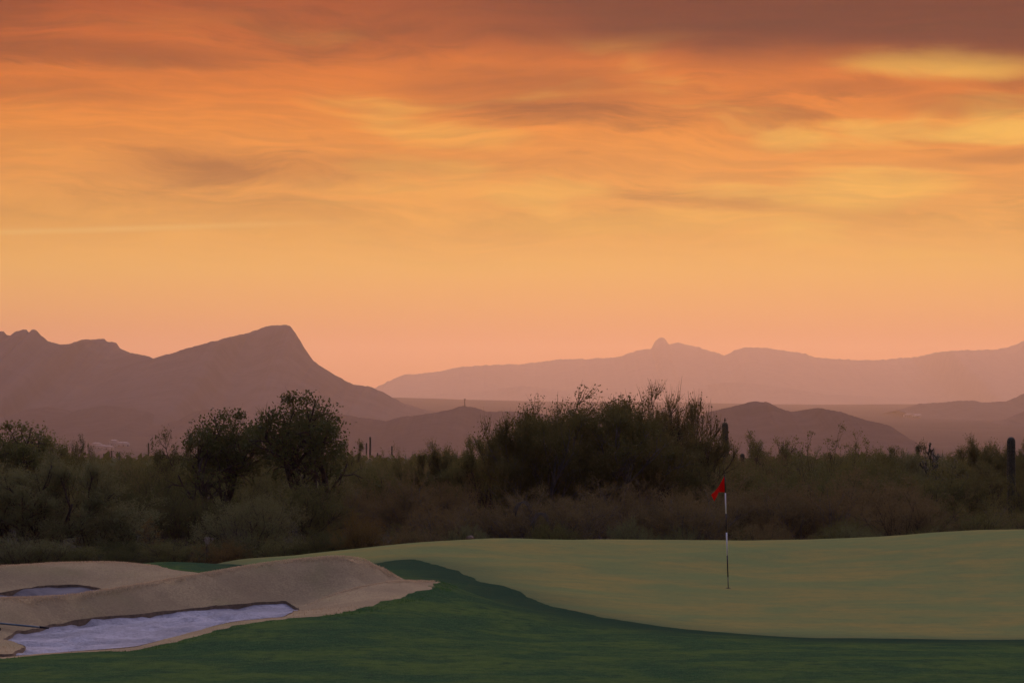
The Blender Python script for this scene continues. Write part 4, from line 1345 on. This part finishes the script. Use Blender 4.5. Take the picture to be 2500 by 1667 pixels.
# ------------------------------------------------------------------ bunker rake
e0 = np.array(hit(119, 1535.5)); e1 = np.array(hit(-70, 1525))
z0, z1 = float(gz(*e0)[0]) + 0.02, float(gz(*e1)[0]) + 0.06
p0 = np.array([e0[0], e0[1], z0]); p1 = np.array([e1[0], e1[1], z1])
ln = np.linspace(0, 1, 20)[:, None] * (p1 - p0) + p0
up_ = max(0.0, float((gz(ln[:, 0], ln[:, 1]) + 0.012 - ln[:, 2]).max()))
p0[2] += up_; p1[2] += up_
rake = empty('bunker_rake', p0, 'dark teal handled rake lying on the bank edge at the left of the near bunker', 'rake')
ax = p1 - p0
v, f = tubes([(np.array([ax * t for t in np.linspace(0.10, 1, 8)]), np.full(8, .014))], 10)
link('handle', fast_mesh('handle', v, f, True), M['rake'], rake)
v, f = tubes([(np.array([ax * t for t in np.linspace(0, .12, 4)]), np.full(4, .016))], 10)
link('grip', fast_mesh('grip', v, f, True), M['rake_dark'], rake)
hc = ax * 1.0
bar0, bar1 = hc + np.array((-.22, .10, -.02)), hc + np.array((.46, -.36, -.09))
v, f = tubes([(np.array([bar0, (bar0 + bar1) / 2, bar1]), np.array([.026, .028, .026]))], 8)
link('head', fast_mesh('head', v, f, True), M['rake_dark'], rake)
for i in range(11):
    c0 = bar0 + (bar1 - bar0) * (i + .5) / 11
    v, f = tubes([(np.array([c0, c0 + np.array((0, -.02, -.04)), c0 + np.array((0, -.025, -.075))]), np.array([.009, .008, .004]))], 6)
    link('tine', fast_mesh('tine', v, f, True), M['rake_dark'], rake)


# ------------------------------------------------------------------ small things along the edge of the green
def stake(px, py, Y, h, rad, label, name='boundary_stake'):
    x, y, z = at(px, py, Y)
    z0 = min(z, float(gz(x, Y)[0]) + .01)
    o = empty(name, (x, y, z0 - .05), label, 'stake')
    v, f = lathe([(rad * .6, 0), (rad, .05), (rad, h), (rad * .75, h + rad * .7), (.002, h + rad)], 12)
    link('post', fast_mesh('post', v, f, True), M['pole_white'], o)
    v, f = lathe([(rad * 1.06, h * .55), (rad * 1.10, h * .57), (rad * 1.10, h * .66), (rad * 1.06, h * .68)], 12)
    link('band', fast_mesh('band', v, f, True), M['steel'], o)
    return o


stake(419, 1370, 62.5, .075, .022, 'small white marker behind the dark collar at the left')
stake(678, 1360, 64.5, .09, .016, 'thin white stake behind the left tip of the green')
r = np.random.default_rng(9)


def rock(px, py, Y, w_, h_, label, seed):
    bm = bmesh.new()
    bmesh.ops.create_icosphere(bm, subdivisions=3, radius=1.0)
    P = np.array([v.co[:] for v in bm.verts])
    k = 1 + .22 * fbm(P[:, 0] * 1.3 + seed, P[:, 1] * 1.3 + P[:, 2], seed, 4)
    for v, s in zip(bm.verts, k):
        v.co = v.co * s
        v.co.x *= w_ / 2; v.co.y *= w_ / 2.4; v.co.z *= h_ / 2
    me = bpy.data.meshes.new('rock')
    bm.to_mesh(me); bm.free()
    o = link('rock', me, M['stone'], None, label, 'rock')
    x, y, z = at(px, py, Y)
    o.location = (x, y, z)
    return o


rock(1147, 1313, 69.5, .20, .14, 'pale rounded rock peeping over the crest of the green', 3)
# dry pale seed heads among the weeds
root = empty('dry_weed', at(505, 1352, 74.5), 'pale dry weed among the low bushes behind the collar', 'weed')
polys = []
for i in range(14):
    a = r.uniform(0, 6.28); h_ = r.uniform(.28, .42); sp = r.uniform(.03, .16)
    polys.append((np.array([(0, 0, -.3), (sp * .4 * math.cos(a), sp * .4 * math.sin(a), h_ * .6), (sp * math.cos(a), sp * math.sin(a), h_)]), np.array([.005, .004, .003])))
v, f = tubes(polys, 4)
link('stem', fast_mesh('stem', v, f, True), M['pale'], root)
for p_, _ in polys:
    tp = p_[-1] + r.normal(size=(14, 3)) * .022
    v, f = leaves(tp, r.uniform(.008, .020, 14), r)
    sh = link('seed_head', fast_mesh('seed_head', v, f), M['pale'], root)
    sh['kind'] = 'stuff'

# ------------------------------------------------------------------ distant houses and the mast
def house(px, py, wd, dp, ht, label, rz=0.0, group='pale houses far off in the valley'):
    x, y, z = on_desert(px, py)
    o = empty('house', (x, y, z), label, 'house', group, rz)
    v, f = box(-wd / 2, wd / 2, -dp / 2, dp / 2, -1.0, ht)
    link('wall', fast_mesh('wall', v, f), M['wall'], o)
    e = .5
    V = np.array([(-wd / 2 - e, -dp / 2 - e, ht), (wd / 2 + e, -dp / 2 - e, ht), (wd / 2 + e, dp / 2 + e, ht), (-wd / 2 - e, dp / 2 + e, ht), (-wd / 2 + dp * .3, 0, ht + dp * .22), (wd / 2 - dp * .3, 0, ht + dp * .22)], float)
    link('roof', fast_mesh('roof', V, [np.array([(0, 1, 5, 4), (2, 3, 4, 5), (0, 3, 2, 1)]), np.array([(1, 2, 5), (3, 0, 4)])]), M['roof'], o)
    k = max(2, int(wd / 4))
    for i in range(k):
        cx = -wd / 2 + wd * (i + .5) / k
        v, f = box(cx - .6, cx + .6, -dp / 2 - .06, -dp / 2 + .05, .9, 2.2)
        link('window', fast_mesh('window', v, f), M['pane'], o)
    return o


for px, py, wd, dp, ht, lab in ((236, 1092, 10, 8, 3.5, 'leftmost pale house in the valley, half behind the bushes'), (249, 1097, 9, 8, 3.2, 'low pale house, second from the left in the valley group'),
                                (265, 1099, 11, 8, 3.2, 'pale house directly above the group of thin far cacti'), (278, 1089, 9, 9, 5.0, 'tallest and brightest pale house of the valley group'),
                                (300, 1091, 14, 9, 3.4, 'long pale house, rightmost of the valley group'), (992, 1080, 10, 9, 3.5, 'single pale roof at the foot of the mast hill'),
                                (2222, 1018, 24, 14, 3.8, 'faint pale building far out on the plain right of the double hill'), (2240, 1019, 20, 14, 3.4, 'second faint building on the far plain, nearer the right edge'),
                                (2326, 1011, 18, 15, 3.8, 'faint building on the far plain below the right hill')):
    house(px, py, wd, dp, ht, lab, prng.uniform(-.4, .4))

mx_, my_, mz_ = at(1134.5, 991.5, 3200)
mast = empty('radio_mast', (mx_, my_, mz_ - 1.5), 'faint radio mast on the summit of the middle hill', 'mast')
H_ = 9.5
cor = [np.array((math.cos(a), math.sin(a), 0)) for a in (0.5, 0.5 + 2.094, 0.5 + 4.189)]
for c0 in cor:
    v, f = tubes([(np.array([c0 * .9, c0 * .45 + np.array((0, 0, H_ * .6)), c0 * .35 + np.array((0, 0, H_))]), np.array([.22, .2, .18]))], 6)
    link('leg', fast_mesh('leg', v, f, True), M['mast'], mast)
br = []
for i in range(7):
    za, zb = H_ * i / 7, H_ * (i + 1) / 7
    for k in range(3):
        s0, s1 = .9 - .55 * za / H_, .9 - .55 * zb / H_
        br.append((np.array([cor[k] * s0 + np.array((0, 0, za)), cor[(k + 1) % 3] * s1 + np.array((0, 0, zb))]), np.array([.1, .1])))
v, f = tubes(br, 4)
link('brace', fast_mesh('brace', v, f), M['mast'], mast)
for k, a in enumerate((0.2, 2.3, 4.4)):
    v, f = lathe([(.05, -.9), (.30, -.85), (.30, .85), (.05, .9)], 10)
    o = link('antenna', fast_mesh('antenna', v, f, True), M['mast'], mast)
    o.location = (math.cos(a) * .9, math.sin(a) * .9, H_ - .3)

# ------------------------------------------------------------------ grass blades on the banks and the fairway
def blades(name, mask, n, h0, h1, wd, mat, seed, y0=31.0, y1=60.0, label=None):
    r = np.random.default_rng(seed)
    m_ = n * (3 if mask is not near_edge else 12)
    Y = np.sqrt(r.uniform(y0 ** 2, y1 ** 2, m_))
    X = r.uniform(-.5, .5, m_) * (2700 / F) * Y
    P = np.stack([X, Y], -1)
    P = P[mask(P)][:n]
    k = len(P)
    z = gz(P[:, 0], P[:, 1])
    a = r.uniform(0, 2 * np.pi, k)
    s = np.stack([np.cos(a), np.sin(a), 0 * a], -1) * wd * r.uniform(.6, 1.3, (k, 1)) * .5
    h = r.uniform(h0, h1, k)
    lean = r.normal(size=(k, 2)) * .55 * h[:, None]
    B = np.column_stack([P, z - .004])
    tip = B + np.column_stack([lean, h])
    V = np.stack([B - s, B + s, tip], 1).reshape(-1, 3)
    o = link(name, fast_mesh(name, V, [np.arange(k * 3).reshape(-1, 3)]), mat, None, label, 'grass', None, 'stuff')
    return o


def in_tan(P):
    return inside(P, TAN_E) & ~inside(P, SAND1_E) & ~inside(P, SAND2_E)


def in_rough(P):
    return ~inside(P, TAN_E) & ~inside(P, GREEN_E) & ~inside(P, SAND1_E) & ~inside(P, SAND2_E)


def near_edge(P):
    k = in_rough(P)
    k[k] = np.minimum(dist_poly(P[k], TAN_E[::3]), dist_poly(P[k], SAND1_E[::3])) < 0.30
    return k


M['tan_blade'] = mat_leaf('dormant_blades', (0.42, 0.30, 0.165), (0.58, 0.43, 0.235), (0.46, 0.36, 0.19))
M['rough_blade'] = mat_leaf('fairway_blades', (0.050, 0.140, 0.035), (0.085, 0.190, 0.045), (0.060, 0.150, 0.036))
blades('dormant_grass', in_tan, 36000, .014, .036, .007, M['tan_blade'], 1, 34, 59, 'straw coloured dormant grass on the bunker banks')
r = np.random.default_rng(41)
kx = r.uniform(-200, 985, 15000)
YC = np.array([cC(px)[1] for px in range(-200, 986)])
ky = np.interp(kx, np.arange(-200, 986), YC) + r.normal(size=len(kx)) * .07
kx2 = r.uniform(-150, 420, 5000)
ky2 = np.interp(kx2, [-200, 0, 128, 276, 372, 478], [52.4, 52.5, 53.4, 53.7, 53.5, 53.0]) + r.normal(size=len(kx2)) * .10
ks = r.uniform(750, 1062, 3500)
ky3 = np.array([cS(px)[1] for px in ks]) + r.normal(size=len(ks)) * .07
px_ = np.concatenate([kx, kx2, ks]); Y_ = np.concatenate([ky, ky2, ky3])
P = np.stack([(px_ - 1250) / F * Y_, Y_], -1)
P = P[in_tan(P)]
k = len(P)
a = r.uniform(0, 2 * np.pi, k)
sd_ = np.stack([np.cos(a), np.sin(a), 0 * a], -1) * .008 * r.uniform(.6, 1.3, (k, 1)) * .5
h_ = r.uniform(.010, .028, k)
B = np.column_stack([P, gz(P[:, 0], P[:, 1]) - .004])
V = np.stack([B - sd_, B + sd_, B + np.column_stack([r.normal(size=(k, 2)) * .5 * h_[:, None], h_])], 1).reshape(-1, 3)
M['crest_rim'] = mat_leaf('pale_rim_grass', (0.44, 0.345, 0.22), (0.60, 0.48, 0.31), (0.50, 0.40, 0.25), 0.5)  # crest highlight put in as paler, more translucent blades
link('crest_grass', fast_mesh('crest_grass', V, [np.arange(k * 3).reshape(-1, 3)]), M['crest_rim'], None, 'pale grass added along the crests of the bunker banks as a bright rim', 'grass', None, 'stuff')
blades('fairway_grass', near_edge, 40000, .012, .032, .007, M['rough_blade'], 2, 34, 60, 'short dark green grass of the fairway and collar')

# far-off scrub on the slope below the belt: too small to tell apart
r = np.random.default_rng(77)
n_ = 5200
Y = np.exp(r.uniform(math.log(170), math.log(1600), n_))
X = r.uniform(-.24, .24, n_) * Y
zg = dz(X, Y)
parts_c = []
k = 46
sz = r.uniform(.7, 1.9, n_)
C = np.stack([X, Y, zg], -1)[:, None] + (unit(r.normal(size=(n_, k, 3))) * np.array([1, 1, .75]) * r.uniform(.4, 1, (n_, k, 1)) + np.array([0, 0, .6])) * sz[:, None, None]
Cf = C.reshape(-1, 3)
v, f = leaves(Cf, np.repeat(sz, k) * r.uniform(.13, .30, n_ * k), r)
link('distant_scrub', fast_mesh('distant_scrub', v, f), M['olive'], None, 'hazy scrub covering the slope beyond the belt', 'scrub', None, 'stuff')

# ------------------------------------------------------------------ haze over the whole valley
v, f = box(-20000, 20000, -4000, 17500, -110, 318)
hz = bpy.data.materials.new('haze_air')
hz.use_nodes = True
n = N(hz.node_tree)
pv = n.add('ShaderNodeVolumePrincipled')
pv.inputs['Color'].default_value = (0.95, 0.77, 0.67, 1)
pv.inputs['Density'].default_value = 8.2e-5
pv.inputs['Anisotropy'].default_value = 0.68
o_ = n.add('ShaderNodeOutputMaterial')
n.nt.links.new(pv.outputs[0], o_.inputs['Volume'])
link('haze', fast_mesh('haze', v, f), hz, kind='stuff')
